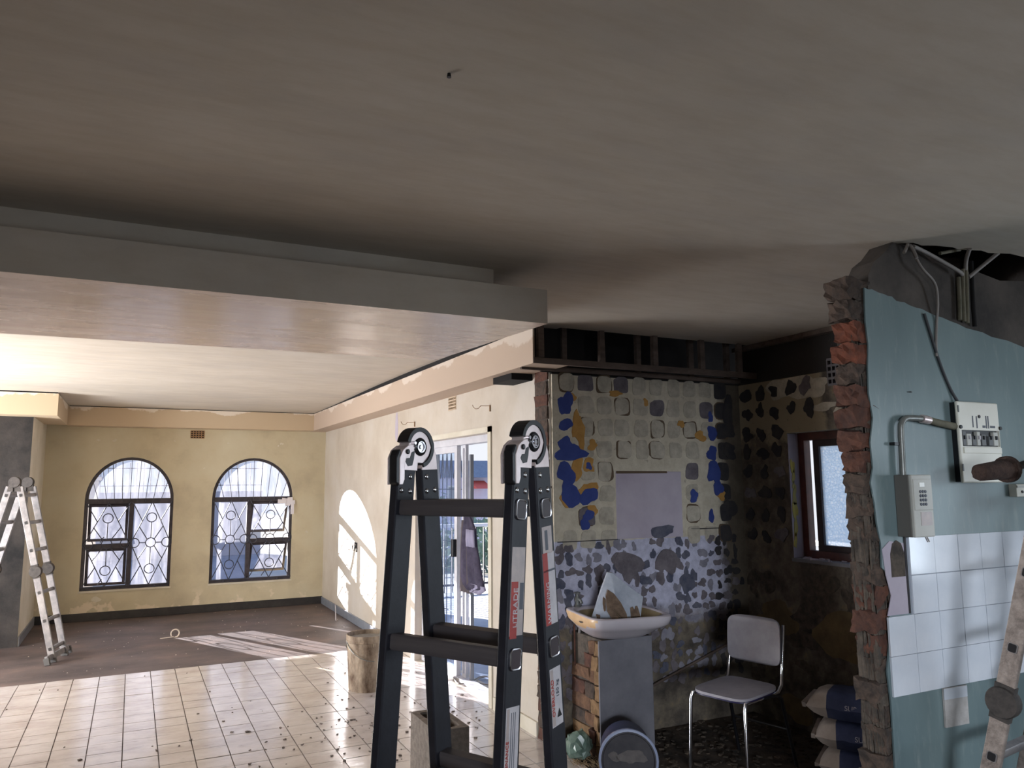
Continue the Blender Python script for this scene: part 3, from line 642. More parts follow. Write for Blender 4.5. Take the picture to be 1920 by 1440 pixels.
for i in range(8):
    y = ym+.06+i*.11
    if y+.11 > 7.05: break
    tube(bm, [(xg, y, 1.95), (xg, y+.03, 1.78), (xg, y+.055, 1.70), (xg, y+.08, 1.78), (xg, y+.11, 1.95)], .004, 5)
for z_ in (.5, 1.12, 1.6): rod(bm, (xg, ym+.05, z_), (xg, 7.03, z_), .004)
putd('safety_gate', bm, 'iron')

# ================================================================ AIR VENTS, HOOKS, SOCKET
def vent(c, wv, hv, nx, nz, axis, m, label, d=.02, back='void'):
    t = thing('air_vent', label, 'air vent', c)
    def f(a, b, t_): return (a, -t_, b) if axis == 'y' else (-t_, a, b)
    bm = bmesh.new(); tw = wv/nx*.30; th = hv/nz*.36
    for i in range(nx+1):
        x = -wv/2+i*wv/nx; prism(bm, [(x-tw/2, -hv/2), (x+tw/2, -hv/2), (x+tw/2, hv/2), (x-tw/2, hv/2)], f, -d, .002)
    for k in range(nz+1):
        z = -hv/2+k*hv/nz; prism(bm, [(-wv/2, z-th/2), (wv/2, z-th/2), (wv/2, z+th/2), (-wv/2, z+th/2)], f, -d, .004)
    obj('grille', bm, m, t)
    bm = bmesh.new(); prism(bm, [(-wv/2, -hv/2), (wv/2, -hv/2), (wv/2, hv/2), (-wv/2, hv/2)], f, -d-.03, -d-.025); obj('duct_back', bm, back, t)
    return t
vent((.745, YF, 2.335), .17, .10, 5, 4, 'y', 'clay', 'terracotta air vent under the cornice between the arched windows')
vent((XD, 6.147, 2.345), .175, .11, 6, 4, 'x', 'cream_vent', 'cream air vent above the sliding door')
vent((XK, 3.475, 2.365), .17, .17, 5, 4, 'x', 'grey_vent', 'grey air vent high on the dark window wall')
def hook(p, label):
    t = thing('curtain_hook', label, 'hook', p)
    bm = bmesh.new(); tube(bm, [(0, 0, -.03), (0, 0, .02)], .006, 6); obj('bracket', bm, 'wire', t)
    bm = bmesh.new(); tube(bm, [(-.004, 0, .014), (-.035, .02, .014), (-.06, .04, .016), (-.075, .05, -.004), (-.095, .06, -.008), (-.11, .07, .006), (-.115, .075, .024)], .0028, 5); obj('wire_hook', bm, 'wire', t)
hook((XD-.006, 5.35, 2.235), 'thin brass curtain hook at the right above the sliding door')
hook((XD-.006, 7.13, 2.24), 'thin brass curtain hook at the left above the sliding door')
t = thing('socket_box', 'open wall socket box with loose wires in the sun patch', 'socket', (XD, 9.26, .90))
bm = bmesh.new(); yframe(bm, -.05, .05, -.055, .055, .008, -.012, .004); obj('back_box', bm, 'blackp', t)
bm = bmesh.new(); box(bm, (-.002, -.042, -.047), (.003, .042, .047)); obj('box_back', bm, 'skirt_dark', t)
for k in range(2):
    bm = bmesh.new(); tube(bm, [(0, .02-.04*k, .03), (-.03, .03, .05-.03*k), (-.04, .04-.02*k, 0), (-.02, .05, -.05)], .004, 6); obj('loose_wire', bm, 'cable_w', t)
# pale filled strip on the door wall
bm = bmesh.new(); prism(bm, blob_pts(.05, .16, 14, .1), lambda a, b, t: (t, 7.72+a, 2.25+b), XD-.0015, XD+.001); obj('filler_patch', bm, 'lavender', wd)

bm = bmesh.new()
for x, y, r in ((185, 825, .02), (215, 826, .024), (328, 827, .012), (428, 831, .014), (528, 832, .022), (522, 836, .012), (383, 878, .014), (120, 829, .01), (575, 997, .02), (180, 1124, .05)):
    p = on(x, y, 1, YF); pr = blob_pts(r, r*.7, 12, .4); prism(bm, pr, lambda a, b, t: (p.x+a, t, p.z+b), YF-.003, YF+.001)
obj('filler_chips', bm, 'raw_side', wf, kind='stuff')
p = on(842, 138, 2, ZC); bm = bmesh.new(); lathe(bm, [(.006, 0), (.004, .012)], 8, (p.x, p.y, ZC-.010)); o = obj('nail', bm, 'blackp'); tag(o, 'small dark nail in the near ceiling', 'nail')
p = on(1705, 735, 1, YT-.006); bm = bmesh.new(); prism(bm, blob_pts(.014, .003, 10, .3), lambda a, b, t: (p.x+a, t, p.z+b), YT-.009, YT-.005); obj('paint_chip', bm, 'ink', wt)
# ================================================================ ADHESIVE MARKS ON THE BASIN WALL
sw = [o for o in C.objects if o.name.startswith('wall_alcove_back')][0]
def daub(bm, x, z, rx, rz, wob=.2, n=16, t=.004):
    t += random.uniform(-.0016, .0016); e_ = .55 if n == 18 else 1
    prism(bm, [(rx*math.copysign(abs(a/rx)**e_, a), rz*math.copysign(abs(b/rz)**e_, b)) for a, b in blob_pts(rx, rz, n, wob)], lambda a, b, tt: (x+a, tt, z+b), YS-t, YS+.001)
col0 = on(1063, 780, 1, YS).x; dx = .149; groups = {k: bmesh.new() for k in ('daub', 'daub_d', 'daub_b', 'daub_m', 'daub_k', 'brownline')}
for r in range(8):
    z = 2.325-r*.150
    for c in range(11):
        x = col0+c*dx+random.uniform(-.01, .01)
        if 2.96 < x < 3.54 and z < 1.74: continue
        if x > 4.04: continue
        key = 'daub' if x < 3.85 else 'daub_k'  # daubs inside the painted shadow take a shaded near-black
        if random.random() < .09: key = 'daub_b'
        if c == 0 and r in (1, 2, 3, 4, 5, 6): continue
        if c in (8, 9) and r in (3, 4, 5, 6) and x < 3.92: continue
        if random.random() < .25: # outline of brown glue round the daub
            daub(groups['brownline'], x+random.uniform(-.008, .008), z, .064, .066, .13, 18, .0030)
        daub(groups[key], x, z, random.uniform(.054, .062), random.uniform(.056, .064), .13, 18, .0055)
for r in range(13):
    z = 1.225-r*.076
    for c in range(22):
        x = XD+.05+c*.074+random.uniform(-.014, .014); zz = z+random.uniform(-.014, .014)
        if x > 4.06 or zz < .28 or random.random() < .16: continue
        key = random.choice(['daub_b', 'daub_b', 'daub_d', 'daub_d', 'daub_m', 'daub_m'] if x < 3.8 else ['daub_k', 'daub_b', 'daub_k'])  # right-hand daubs are coloured dark as part of the painted shadow
        daub(groups[key], x, zz, random.uniform(.018, .042), random.uniform(.020, .042), .3, 14, random.uniform(.003, .006))
for k, bm in groups.items(): obj('adhesive_marks', bm, k, sw, kind='stuff')
blues = [(1060, 757, 12, 19), (1060, 796, 12, 9), (1060, 834, 13, 12), (1070, 850, 24, 14), (1061, 888, 15, 18), (1069, 928, 16, 21), (1103, 930, 15, 14), (1103, 874, 5, 6), (1103, 966, 10, 8), (1096, 982, 7, 12),
         (1334, 812, 11, 12), (1334, 850, 9, 14), (1338, 885, 12, 22), (1346, 915, 9, 14), (1300, 930, 8, 11), (1333, 968, 5, 11), (1331, 782, 5, 9)]
for x, y, rx, ry in blues:
    p = on(x, y, 1, YS); bm = bmesh.new(); prism(bm, blob_pts(rx*.0046, ry*.0040, 18, .22), lambda a, b, tt: (p.x+a, tt, p.z+b), YS-.0085-random.uniform(0, .002), YS); obj('blue_paint_patch', bm, 'navy', sw)
for x, y, rx, ry in [(1072, 744, 7, 6), (1081, 800, 9, 22), (1088, 812, 8, 24), (1110, 835, 9, 8), (1080, 880, 12, 18), (1103, 872, 10, 12), (1060, 940, 8, 10), (1101, 922, 17, 16), (1110, 957, 9, 9), (1210, 755, 5, 6), (1153, 738, 12, 5), (1276, 795, 6, 7), (1312, 818, 12, 8), (1352, 928, 8, 9)]:
    p = on(x, y, 1, YS); bm = bmesh.new(); prism(bm, blob_pts(rx*.0046, ry*.0040, 16, .3), lambda a, b, tt: (p.x+a, tt, p.z+b), YS-.0072-random.uniform(0, .001), YS); obj('ochre_paint_patch', bm, 'ochre', sw)
for x, y, rx, ry in [(1364, 772, 12, 26), (1364, 808, 14, 14), (1367, 846, 14, 14), (1392, 740, 10, 18), (1392, 766, 9, 9), (1368, 952, 14, 16), (1240, 996, 26, 9), (1250, 1052, 18, 24), (1178, 1060, 22, 26), (1288, 1092, 13, 18), (1210, 1088, 10, 9)]:
    p = on(x, y, 1, YS)
    if p.x+rx*.0046 > XK: continue
    bm = bmesh.new(); prism(bm, blob_pts(rx*.0046, ry*.0040, 16, .25), lambda a, b, tt: (p.x+a, tt, p.z+b), YS-.0075-random.uniform(0, .001), YS); obj('dark_adhesive_patch', bm, 'daub_k' if x > 1350 else random.choice(['daub_d', 'daub_b']), sw)  # patches within the painted shadow get the shaded near-black
# bare rectangle where a mirror hung
bm = bmesh.new(); box(bm, (2.968, YS-.006, 1.268), (3.524, YS, 1.721), .003); obj('mirror_recess', bm, 'lavender', sw, label='smooth lavender rectangle where a mirror hung')
bm = bmesh.new(); box(bm, (2.968, YS-.008, 1.712), (3.40, YS-.001, 1.726), .003); obj('adhesive_marks', bm, 'brownline', sw, kind='stuff')
bm = bmesh.new(); box(bm, (2.5, YS-.006, 1.262), (2.97, YS, 1.268), .002); box(bm, (3.6, YS-.006, 1.312), (3.86, YS, 1.318), .002); obj('crack', bm, 'daub_k', sw)
# glue marks on the window wall
bm = bmesh.new(); bm2 = bmesh.new()
for r in range(8):
    for c in range(5):
        y = 4.33-c*.148+random.uniform(-.015, .015); z = 2.30-r*.148+random.uniform(-.015, .015)
        if y < 4.0 and z < 2.05: continue
        g = bm if random.random() < .7 else bm2
        pr = blob_pts(random.uniform(.035, .055), random.uniform(.04, .055), 14, .3); prism(g, pr, lambda a, b, t: (t, y+a, z+b), XK-random.uniform(.004, .008), XK+.001)
obj('adhesive_marks', bm, 'daub_k', wa, kind='stuff'); obj('adhesive_marks', bm2, 'daub_b', wa, kind='stuff')
bm = bmesh.new()
for (x, y, rx, ry) in [(1500, 700, .26, .07), (1520, 726, .22, .06), (1460, 720, .16, .07), (1545, 762, .14, .03), (1580, 768, .09, .03)]:
    p = on(x, y, 0, XK)
    if p.z+ry > 2.37: p.z = 2.37-ry
    pr = blob_pts(rx*.75, ry, 22, .25); prism(bm, pr, lambda a, b, t: (t, p.y+a, p.z+b), XK-random.uniform(.001, .0038), XK+.001)
obj('cream_paint_remains', bm, 'daub', wa)
bm = bmesh.new()
for (x, y, rx, ry) in [(1460, 1160, .16, .13), (1570, 1190, .2, .13), (1600, 1215, .14, .1), (1440, 1180, .15, .12), (1495, 1330, .12, .10)]:
    p = on(x, y, 0, XK); pr = blob_pts(rx, ry, 22, .2); prism(bm, pr, lambda a, b, t: (t, p.y+a, p.z+b), XK-random.uniform(.001, .0038), XK+.001)
obj('mortar_patch', bm, 'ochre_pl', wa)
bm = bmesh.new()
for _ in range(70):
    y_, z_ = random.uniform(2.6, 4.35), random.uniform(.15, 1.05); prism(bm, blob_pts(random.uniform(.03, .10), random.uniform(.03, .08), 16, .35), lambda a, b, t: (t, y_+a, z_+b), XK-random.uniform(.001, .0035), XK+.001)
obj('plaster_scabs', bm, 'mortar', wa, kind='stuff')

# ================================================================ WHITE TILES ON THE TEAL WALL
tw = .1525; zr = [.822, .972, 1.121, 1.272, 1.424]
tm = bmesh.new(); box(tm, (-tw/2+.0012, 0, -.0737), (tw/2-.0012, .008, .0737)); wm = bpy.data.meshes.new('wall_tile'); bmesh.ops.recalc_face_normals(tm, faces=tm.faces[:]); tm.to_mesh(wm); tm.free(); wm.materials.append(M['wtile'])
for r in range(4):
    for c in range(-1, 15):
        if c == -1 and r > 1: continue
        x = 2.809+tw*(c+.5); z = (zr[r]+zr[r+1])/2
        o = bpy.data.objects.new('wall_tile', wm); C.objects.link(o); o.parent = wt
        o.location = (x, YT-.0145+random.uniform(-.0006, .0006), z); o.rotation_euler = (random.uniform(-.006, .006), 0, random.uniform(-.006, .006))
bm = bmesh.new(); box(bm, (2.80, YT-.0085, .824), (5.1, YT-.006, 1.42)); box(bm, (2.66, YT-.0085, .824), (2.80, YT-.006, 1.118)); obj('grout_bed', bm, 'wgrout', wt)
bm = bmesh.new(); prism(bm, [(2.662, 1.125), (2.785, 1.125), (2.783, 1.40), (2.70, 1.41), (2.655, 1.38), (2.668, 1.28), (2.69, 1.2)], fnT, YT-.0085, YT-.005); obj('bare_plaster_patch', bm, 'lavender', wt)
bm = bmesh.new(); prism(bm, [(2.70, 1.27), (2.78, 1.27), (2.782, 1.36), (2.765, 1.40), (2.74, 1.412), (2.715, 1.40), (2.70, 1.36)], fnT, YT-.0105, YT-.008); obj('grey_mortar_patch', bm, 'mortar', wt)
bm = bmesh.new(); prism(bm, [(2.786, 1.125), (2.797, 1.125), (2.797, 1.424), (2.786, 1.424)], fnT, YT-.009, YT-.004); obj('gap', bm, 'daub_k', wt)
t = thing('loose_tile', 'dirty narrow tile hanging below the white tiled strip', 'tile', (3.02, YT-.008, .745))
bm = bmesh.new(); boxr(bm, (0, -.004, 0), (.145, .008, .15), Matrix.Rotation(.02, 3, 'Y')); obj('tile_body', bm, 'tile_back', t); bm = bmesh.new(); boxr(bm, (0, -.0085, .052), (.145, .002, .042), Matrix.Rotation(.02, 3, 'Y')); obj('glazed_edge', bm, 'wtile', t)

# ================================================================ ELECTRICAL
x0, x1, z0, z1 = 3.140, 3.425, 1.636, 1.984
t = thing('distribution_board', 'cream metal distribution board with open breaker slots on the teal wall', 'fuse box', ((x0+x1)/2, YT-.006, z0))
hx, hz = (x1-x0)/2, z1-z0
bm = bmesh.new(); box(bm, (-hx+.006, -.026, .004), (hx-.006, 0, hz-.004)); obj('box_body', bm, 'blackp', t)
cp = B('cover', (-hx, -.038, 0), (hx, -.024, hz), 'db', t, bev=.006); cut(cp, [])
bx0, bx1, bz0, bz1 = -.125, .135, .155, .225
c_ = bmesh.new(); box(c_, (bx0, -.06, bz0), (bx1, -.01, bz1)); cc = obj('c', c_, 'db'); cc.parent = t
bpy.context.view_layer.update(); cut(cp, [cc])
bm = bmesh.new(); box(bm, (bx0, -.025, bz0), (bx1, -.022, bz1)); obj('slot_back', bm, 'blackp', t)
for i, (xx, ww, mm) in enumerate(((-.112, .022, 'breaker'), (-.08, .03, 'meter'), (-.045, .026, 'breaker'), (-.015, .022, 'meter'), (.02, .03, 'breaker'), (.07, .03, 'breaker'), (.105, .03, 'meter'))):
    bm = bmesh.new(); box(bm, (xx-ww/2, -.040, bz0+.004), (xx+ww/2, -.024, bz1-.006-(i % 3)*.01)); b_ = obj('breaker', bm, mm, t, bev=.002)
    bm = bmesh.new(); box(bm, (xx-.005, -.046, bz0+.03), (xx+.005, -.039, bz0+.046)); obj('toggle', bm, 'white_p' if i in (1, 3) else 'blackp', b_)
bm = bmesh.new(); box(bm, (bx0, -.044, bz0-.03), (bx1, -.037, bz0-.004)); obj('cover_lip', bm, 'db', t, bev=.002)
for xx in (bx0-.008, bx1+.006): bm = bmesh.new(); lathe(bm, [(.008, 0), (.008, .006)], 12, (xx, -.038, bz1+.012), Matrix.Rotation(PI/2, 3, 'X')); obj('screw', bm, 'blackp', t)
bm = bmesh.new(); lathe(bm, [(.007, 0), (.007, .004)], 12, (.0, -.038, .285), Matrix.Rotation(PI/2, 3, 'X')); obj('screw', bm, 'blackp', t)
bm = bmesh.new()
for xx, zz, ww, hh in ((-.045, .262, .007, .05), (-.018, .26, .007, .052), (.048, .262, .007, .055), (.062, .262, .007, .055), (.03, .242, .02, .01), (.09, .242, .035, .01)): box(bm, (xx-ww/2, -.0392, zz-hh/2), (xx+ww/2, -.0382, zz+hh/2))
obj('printed_labels', bm, 'key', t, kind='stuff')
for zz in (.05, .30): bm = bmesh.new(); box(bm, (-hx+.002, -.0395, zz), (-hx+.010, -.0375, zz+.03)); obj('hinge_slot', bm, 'breaker', t)

t = thing('prepaid_meter', 'grey keypad electricity meter under the bent conduit', 'electricity meter', (2.8145, YT-.006, 1.426))
B('meter_body', (-.0595, -.066, .0), (.057, 0, .245), 'meter_side', t, bev=.004)
B('front_cover', (-.0595, -.080, .0), (.0595, -.064, .245), 'meter', t, bev=.004)
B('keypad_panel', (-.055, -.083, .105), (.055, -.079, .228), 'meter', t, bev=.002)
B('display', (-.022, -.0855, .196), (.008, -.082, .214), 'lcd', t, bev=.001)
for i in range(3):
    for j in range(4):
        bm = bmesh.new(); lathe(bm, [(.0062, 0), (.0062, .003), (.005, .0045)], 12, (-.018+i*.0148, -.082, .178-j*.0165), Matrix.Rotation(PI/2, 3, 'X')); obj('key', bm, 'key', t, smooth=40)
B('lower_label', (-.02, -.0818, .045), (.045, -.0798, .098), 'stick', t)
for xx in (.01, .02): bm = bmesh.new(); tube(bm, [(xx, -.07, .0), (xx+.006, -.075, -.02)], .0025, 5); obj('seal_wire', bm, 'cable_w', t)
# bent conduit
yc = YT-.03
t = thing('bent_conduit', 'galvanised conduit bending from the meter to the fuse box', 'conduit', (2.80, YT-.006, 1.67))
path = [Vector((2.782, yc, 1.67)), Vector((2.787, yc, 1.82))]+arc((2.836, yc, 1.856), (-1, 0, 0), (0, 0, 1), .046, 0, PI/2, 8)+[Vector((2.88, yc, 1.903)), Vector((2.925, yc, 1.902))]
bm = bmesh.new(); tube(bm, [p-t.location for p in path], .0125, 12); obj('pipe', bm, 'pipe', t, smooth=60)
bm = bmesh.new(); tube(bm, [Vector((2.922, yc, 1.902))-t.location, Vector((2.968, yc, 1.897))-t.location], .0175, 12); obj('coupler', bm, 'silver', t, smooth=60)
bm = bmesh.new(); tube(bm, [Vector((2.96, yc, 1.899))-t.location, Vector((3.02, yc, 1.889))-t.location, Vector((3.139, yc+.005, 1.876))-t.location], .014, 12, r2=.0155); obj('pipe', bm, 'cable_g', t, smooth=60)
B('dark_bar', (2.745-t.location.x, -.025, .12), (2.80-t.location.x, .0, .132), 'blackp', t)  # short black bar left of the conduit
def cable(name, pts, r, m, label, cat='cable'):
    bm = bmesh.new(); P_ = [Vector(p) for p in pts]; Q = []
    for i in range(len(P_)-1):
        a = P_[max(i-1, 0)]; b = P_[i]; c = P_[i+1]; d = P_[min(i+2, len(P_)-1)]
        for k in range(6):
            s = k/6; Q.append(.5*((2*b)+(c-a)*s+(2*a-5*b+4*c-d)*s*s+(3*b-a-3*c+d)*s**3))
    Q.append(P_[-1]); tube(bm, Q, r, 7); o = obj(name, bm, m, smooth=60); return tag(o, label, cat)
def tw_(x, y, off=.015): p = on(x, y, 1, YT-off); return (p.x, p.y, p.z)
cable('cable', [tw_(1706, 459, .03), tw_(1727, 500, .05), tw_(1752, 530, .04), tw_(1758, 565, .03), tw_(1756, 605, .012), tw_(1755, 640, .012), tw_(1756, 668, .012)], .006, 'cable_w', 'dusty white cable curving down the raw plaster above the teal paint')
cable('cable', [tw_(1733, 588, .012), tw_(1746, 630, .012), tw_(1762, 680, .012), tw_(1780, 725, .012), tw_(1795, 752, .02)], .0065, 'cable_k', 'dark cable slanting down the teal paint to the fuse box')
cable('cable', [tw_(1713, 462, .05), tw_(1745, 478, .04), tw_(1795, 507, .05), tw_(1804, 515, .04)], .009, 'cable_w', 'thick dusty cable from the ceiling hole to the conduit bundle')
cable('cable', [tw_(1702, 458, .04), tw_(1699, 466, .05), tw_(1695, 474, .06)], .007, 'cable_w', 'short cable stub hanging at the left tip of the ceiling hole')
cable('cable', [tw_(1708, 462, .06), tw_(1714, 472, .07), tw_(1719, 484, .08)], .007, 'cable_w', 'short bent cable end beside the stub at the ceiling hole')
bund = [((1797, 520), (1799, 560), (1800, 600)), ((1805, 505), (1806, 560), (1808, 603)), ((1811, 500), (1813, 560), (1814, 606)), ((1821, 490), (1824, 560), (1828, 612))]
for k, b_ in enumerate(bund):
    cable('conduit', [tw_(x, y, .018) for x, y in b_], .0095, 'cable_g' if k < 3 else 'void', ['leftmost upright dusty conduit under the ceiling hole', 'second upright conduit from the left under the ceiling hole', 'third upright conduit from the left under the ceiling hole', 'dark rightmost upright conduit under the ceiling hole'][k], 'conduit')
cable('conduit', [tw_(1810, 505, .02), tw_(1812, 485, .05), tw_(1818, 466, .09)], .009, 'cable_w', 'pale conduit end bending up through the ceiling hole', 'conduit')
cable('conduit', [tw_(1816, 520, .02), tw_(1840, 500, .04), tw_(1872, 474, .09)], .009, 'cable_w', 'pale conduit slanting up to the right into the ceiling hole', 'conduit')
cable('conduit', [tw_(1762, 475, .02), tw_(1800, 468, .03)], .008, 'cable_g', 'short dusty conduit lying along the broken ceiling edge', 'conduit')
# white box at the right edge and roller
t = thing('trunking_box', 'white plastic trunking box right of the fuse box', 'trunking', (3.66, YT-.006, 1.60))
B('trunking_body', (-.15, -.035, -.028), (.35, 0, .028), 'db', t, bev=.003); B('lid_strip', (-.148, -.039, .012), (.35, -.034, .022), 'meter', t)
bm = bmesh.new(); lathe(bm, [(.006, 0), (.006, .004)], 10, (-.11, -.035, -.006), Matrix.Rotation(PI/2, 3, 'X')); obj('screw', bm, 'blackp', t)

# ================================================================ ARTICULATED LADDERS
def ladder(name, label, loc_, th, zh, t_ang, wid, d1, p, rail_m, rung_m, style, c_off=.0335, rw=.056, group=None, nper=3):
    T = thing(name, label, 'ladder', loc_, th, group)
    # local axes: x along the rungs, y across the A, z up
    def leg(s, ab):     # direction matrix of the leg on side ab
        R = Matrix.Rotation(ab*t_ang, 3, 'X')   # tips the leg foot towards ab*y
        return R
    total = (zh-.0)/math.cos(t_ang)
    def at(s, ab, d, du=0, dv=0):    # point on a leg: s side, d distance down the leg
        R = leg(s, ab); v = R @ Vector((0, dv, -d)); return Vector((s*wid/2+du, ab*c_off, zh)) + v
    seclen = total/2
    fl_ = .022
    for ab in (-1, 1):
        R = leg(0, ab)
        for s in (-1, 1):
            # channel rail in two lengths with hinges between
            for a, b in ((.045, seclen-.05), (seclen+.05, total-.035)):
                bm = bmesh.new(); boxr(bm, at(s, ab, (a+b)/2), (fl_, rw, b-a), R); rl = obj('rail', bm, rail_m, T, bev=.003)
                if style == 'black' and a < .1:
                    for dd, dv in ((.075, .014*1), (.098, -.014), (.098, .014)):
                        pass
            # mid hinge
            bm = bmesh.new(); RX = R @ Matrix.Rotation(PI/2, 3, 'Y')
            lathe(bm, [(.052, -.022), (.056, -.014), (.056, .014), (.052, .022)], 24, at(s, ab, seclen), RX); boxr(bm, at(s, ab, seclen, 0, 0), (.03, rw+.004, .13), R)
            obj('locking_hinge', bm, 'hinge_dirty' if style != 'black' else 'silver', T, smooth=35)
            bm = bmesh.new(); boxr(bm, at(s, ab, total-.02), (fl_+.01, rw+.01, .045), R)
            for v in bm.verts: v.co.z = max(v.co.z, .001)
            obj('rubber_foot', bm, 'grey_rubber' if style != 'black' else 'blackp', T, bev=.004)
        # rungs
        ds = [d1+p*k for k in range(nper)]; ds += [total-(d1+p*k) for k in range(nper)]
        for d in sorted(ds):
            bm = bmesh.new(); L_ = wid+fl_+.004; a0, a1 = -L_/2, L_/2
            prof = [(.013, -.0165), (-.013, -.0165), (-.0165, -.012), (-.0165, .012), (-.013, .0165), (.013, .0165), (.0165, .012), (.0165, -.012)]
            cc_ = at(0, ab, d); Rl = R
            prism(bm, prof, lambda a, b, t: (cc_ + Rl @ Vector((t, a, b))), a0, a1)
            rg = obj('rung', bm, rung_m, T, smooth=50)
            for s in (-1, 1):
                bm = bmesh.new(); n_ = 20; rr = .004
                hw, hh, cr_ = .0165, .0185, .008; pts_ = []
                for q, (sx, sz) in enumerate(((1, 1), (-1, 1), (-1, -1), (1, -1))):
                    for i in range(5):
                        a = PI/2*q+PI/2*i/4; pts_.append((sx*(hw-cr_)+cr_*math.cos(a), sz*(hh-cr_)+cr_*math.sin(a)))
                if style == 'black':
                    tube(bm, [cc_ + Rl @ Vector((s*(L_/2), a, b)) for a, b in pts_], .0022, 6, closed=True); obj('socket_rim', bm, 'chrome', rg, smooth=60)
                    bm = bmesh.new(); prism(bm, [(a*.92, b*.92) for a, b in pts_], lambda a, b, t: cc_ + Rl @ Vector((s*t, a, b)), L_/2-.001, L_/2+.0008); obj('socket_hole', bm, 'wood_dark', rg)
                else:
                    bm.free(); bm = bmesh.new(); prism(bm, [(a*.8, b*.8) for a, b in pts_], lambda a, b, t: cc_ + Rl @ Vector((s*t, a, b)), L_/2-.001, L_/2+.001); obj('socket_hole', bm, 'blackp', rg)
        if style == 'alu':
            bm = bmesh.new(); boxr(bm, at(0, ab, total-.06, 0, 0), (wid+.26, .028, .05), R); obj('stabiliser_bar', bm, 'alu', T, bev=.003)
            for s in (-1, 1):
                bm = bmesh.new(); boxr(bm, at(0, ab, total-.035, s*(wid/2+.125)), (.03, .05, .07), R)
                for v in bm.verts: v.co.z = max(v.co.z, .001)
                obj('rubber_foot', bm, 'grey_rubber', T, bev=.004)
    # top hinges
    for s in (-1, 1):
        O = Vector((s*wid/2, 0, zh))
        H = lambda a, b, t: O + Vector((t, a, b))
        hn = None
        if style != 'black':
            bm = bmesh.new(); lathe(bm, [(.05, -.022), (.054, -.014), (.054, .014), (.05, .022)], 24, O, Matrix.Rotation(PI/2, 3, 'Y')); prism(bm, [(-.06, -.09), (-.01, -.09), (-.01, -.02), (.01, -.02), (.01, -.09), (.06, -.09), (.045, .01), (-.045, .01)], H, -.013, .013); obj('top_hinge', bm, 'hinge_dirty', T, smooth=35); continue
        # plates
        PA = [(-.064, -.052), (-.008, -.054), (-.006, -.036), (.012, -.036), (.030, -.020), (.038, .0), (.033, .018), (.019, .033), (.0, .038), (-.019, .033), (-.032, .019), (-.040, .002), (-.054, -.006), (-.062, -.022)]
        PB = [(.010, -.052), (.064, -.050), (.060, -.018), (.048, .008), (.030, .012), (.012, -.030)]
        bm = bmesh.new(); prism(bm, PA, H, -.0145, .0145); hn = obj('top_hinge', bm, 'silver', T, bev=.002)
        bm = bmesh.new(); prism(bm, PB, H, -.0115, .0115); obj('hinge_plate', bm, 'silver', hn, bev=.0015)
        # black cover over the crown, and lower swept band
        oc = [(.0445*math.cos(a), .000+.0445*math.sin(a)) for a in [math.radians(12+i*11) for i in range(15)]]
        ic = [(.0345*math.cos(a), .000+.0345*math.sin(a)) for a in [math.radians(166-i*11) for i in range(15)]]
        bm = bmesh.new(); prism(bm, oc+ic, H, -.0165, .017); obj('hinge_cover', bm, 'blackp', hn, bev=.003)
        oc = [(.0475*math.cos(a), .0+.0475*math.sin(a)) for a in [math.radians(-75+i*9) for i in range(11)]]
        ic = [(.0375*math.cos(a), .0+.0375*math.sin(a)) for a in [math.radians(15-i*9) for i in range(11)]]
        bm = bmesh.new(); prism(bm, oc+ic, H, -.016, .0155); obj('hinge_cover', bm, 'blackp', hn, bev=.002)
        for sd in (-1, 1):
            RX = Matrix.Rotation(sd*PI/2, 3, 'Y')
            bm = bmesh.new(); lathe(bm, [(.0205, .012), (.0205, .016), (.018, .0185), (.014, .0165), (.0, .0165)], 24, O+Vector((0, .0, .0)), RX); obj('pivot_ring', bm, 'blackp', hn, smooth=40)
            bm = bmesh.new(); lathe(bm, [(.0138, .0145), (.013, .0195), (.0105, .0195), (.0095, .0168), (.005, .0168), (.0045, .0195), (.001, .0195)], 24, O, RX); obj('pivot_bolt', bm, 'chrome', hn, smooth=40)
            # release lever plate in front of the disc
            LV = [(-.070, -.084), (-.060, -.084), (-.054, -.072), (-.054, -.034), (-.046, -.022), (-.034, -.014), (-.026, -.010), (-.022, -.002), (-.030, .004), (-.044, .002), (-.060, -.008), (-.070, -.026)]
            bm = bmesh.new(); prism(bm, LV, H, sd*.0145, sd*.019); lv = obj('release_lever', bm, 'silver', hn, bev=.001)
            bm = bmesh.new(); prism(bm, [(-.044, -.026), (-.033, -.025), (-.028, -.012), (-.018, -.010), (-.021, -.028), (-.026, -.042), (-.040, -.044), (-.048, -.034)], H, sd*.0145, sd*.0152); obj('cutout', bm, 'blackp', hn)
            bm = bmesh.new(); lathe(bm, [(.0055, .0185), (.0055, .0215), (.004, .0225)], 12, O+Vector((0, -.046, -.012)), RX); obj('rivet', bm, 'blackp', hn)
            bm = bmesh.new(); lathe(bm, [(.0035, .0145), (.0035, .021)], 10, O+Vector((0, -.022, .008)), RX); obj('rivet', bm, 'chrome', hn)
        bm = bmesh.new(); prism(bm, [(-.080, -.082), (-.0695, -.088), (-.0695, -.028), (-.064, -.012), (-.068, -.006), (-.075, -.010), (-.080, -.020)], H, -.004, .019); obj('lever_grip', bm, 'blackp', hn, bev=.004)
        # rivets through the rail tops
        for ab in (-1, 1):
            for dd, dv in ((.066, -ab*.012), (.098, -ab*.014), (.098, ab*.014)):
                q = at(s, ab, dd, 0, dv)
                for sd in (-1, 1):
                    bm = bmesh.new(); lathe(bm, [(.0062, .010), (.0062, .0125), (.004, .0140)], 12, q, Matrix.Rotation(sd*PI/2, 3, 'Y')); obj('rivet', bm, 'chrome', hn, smooth=60)
    T['_'] = 0; del T['_']
    return T, at, leg
LW = .3086
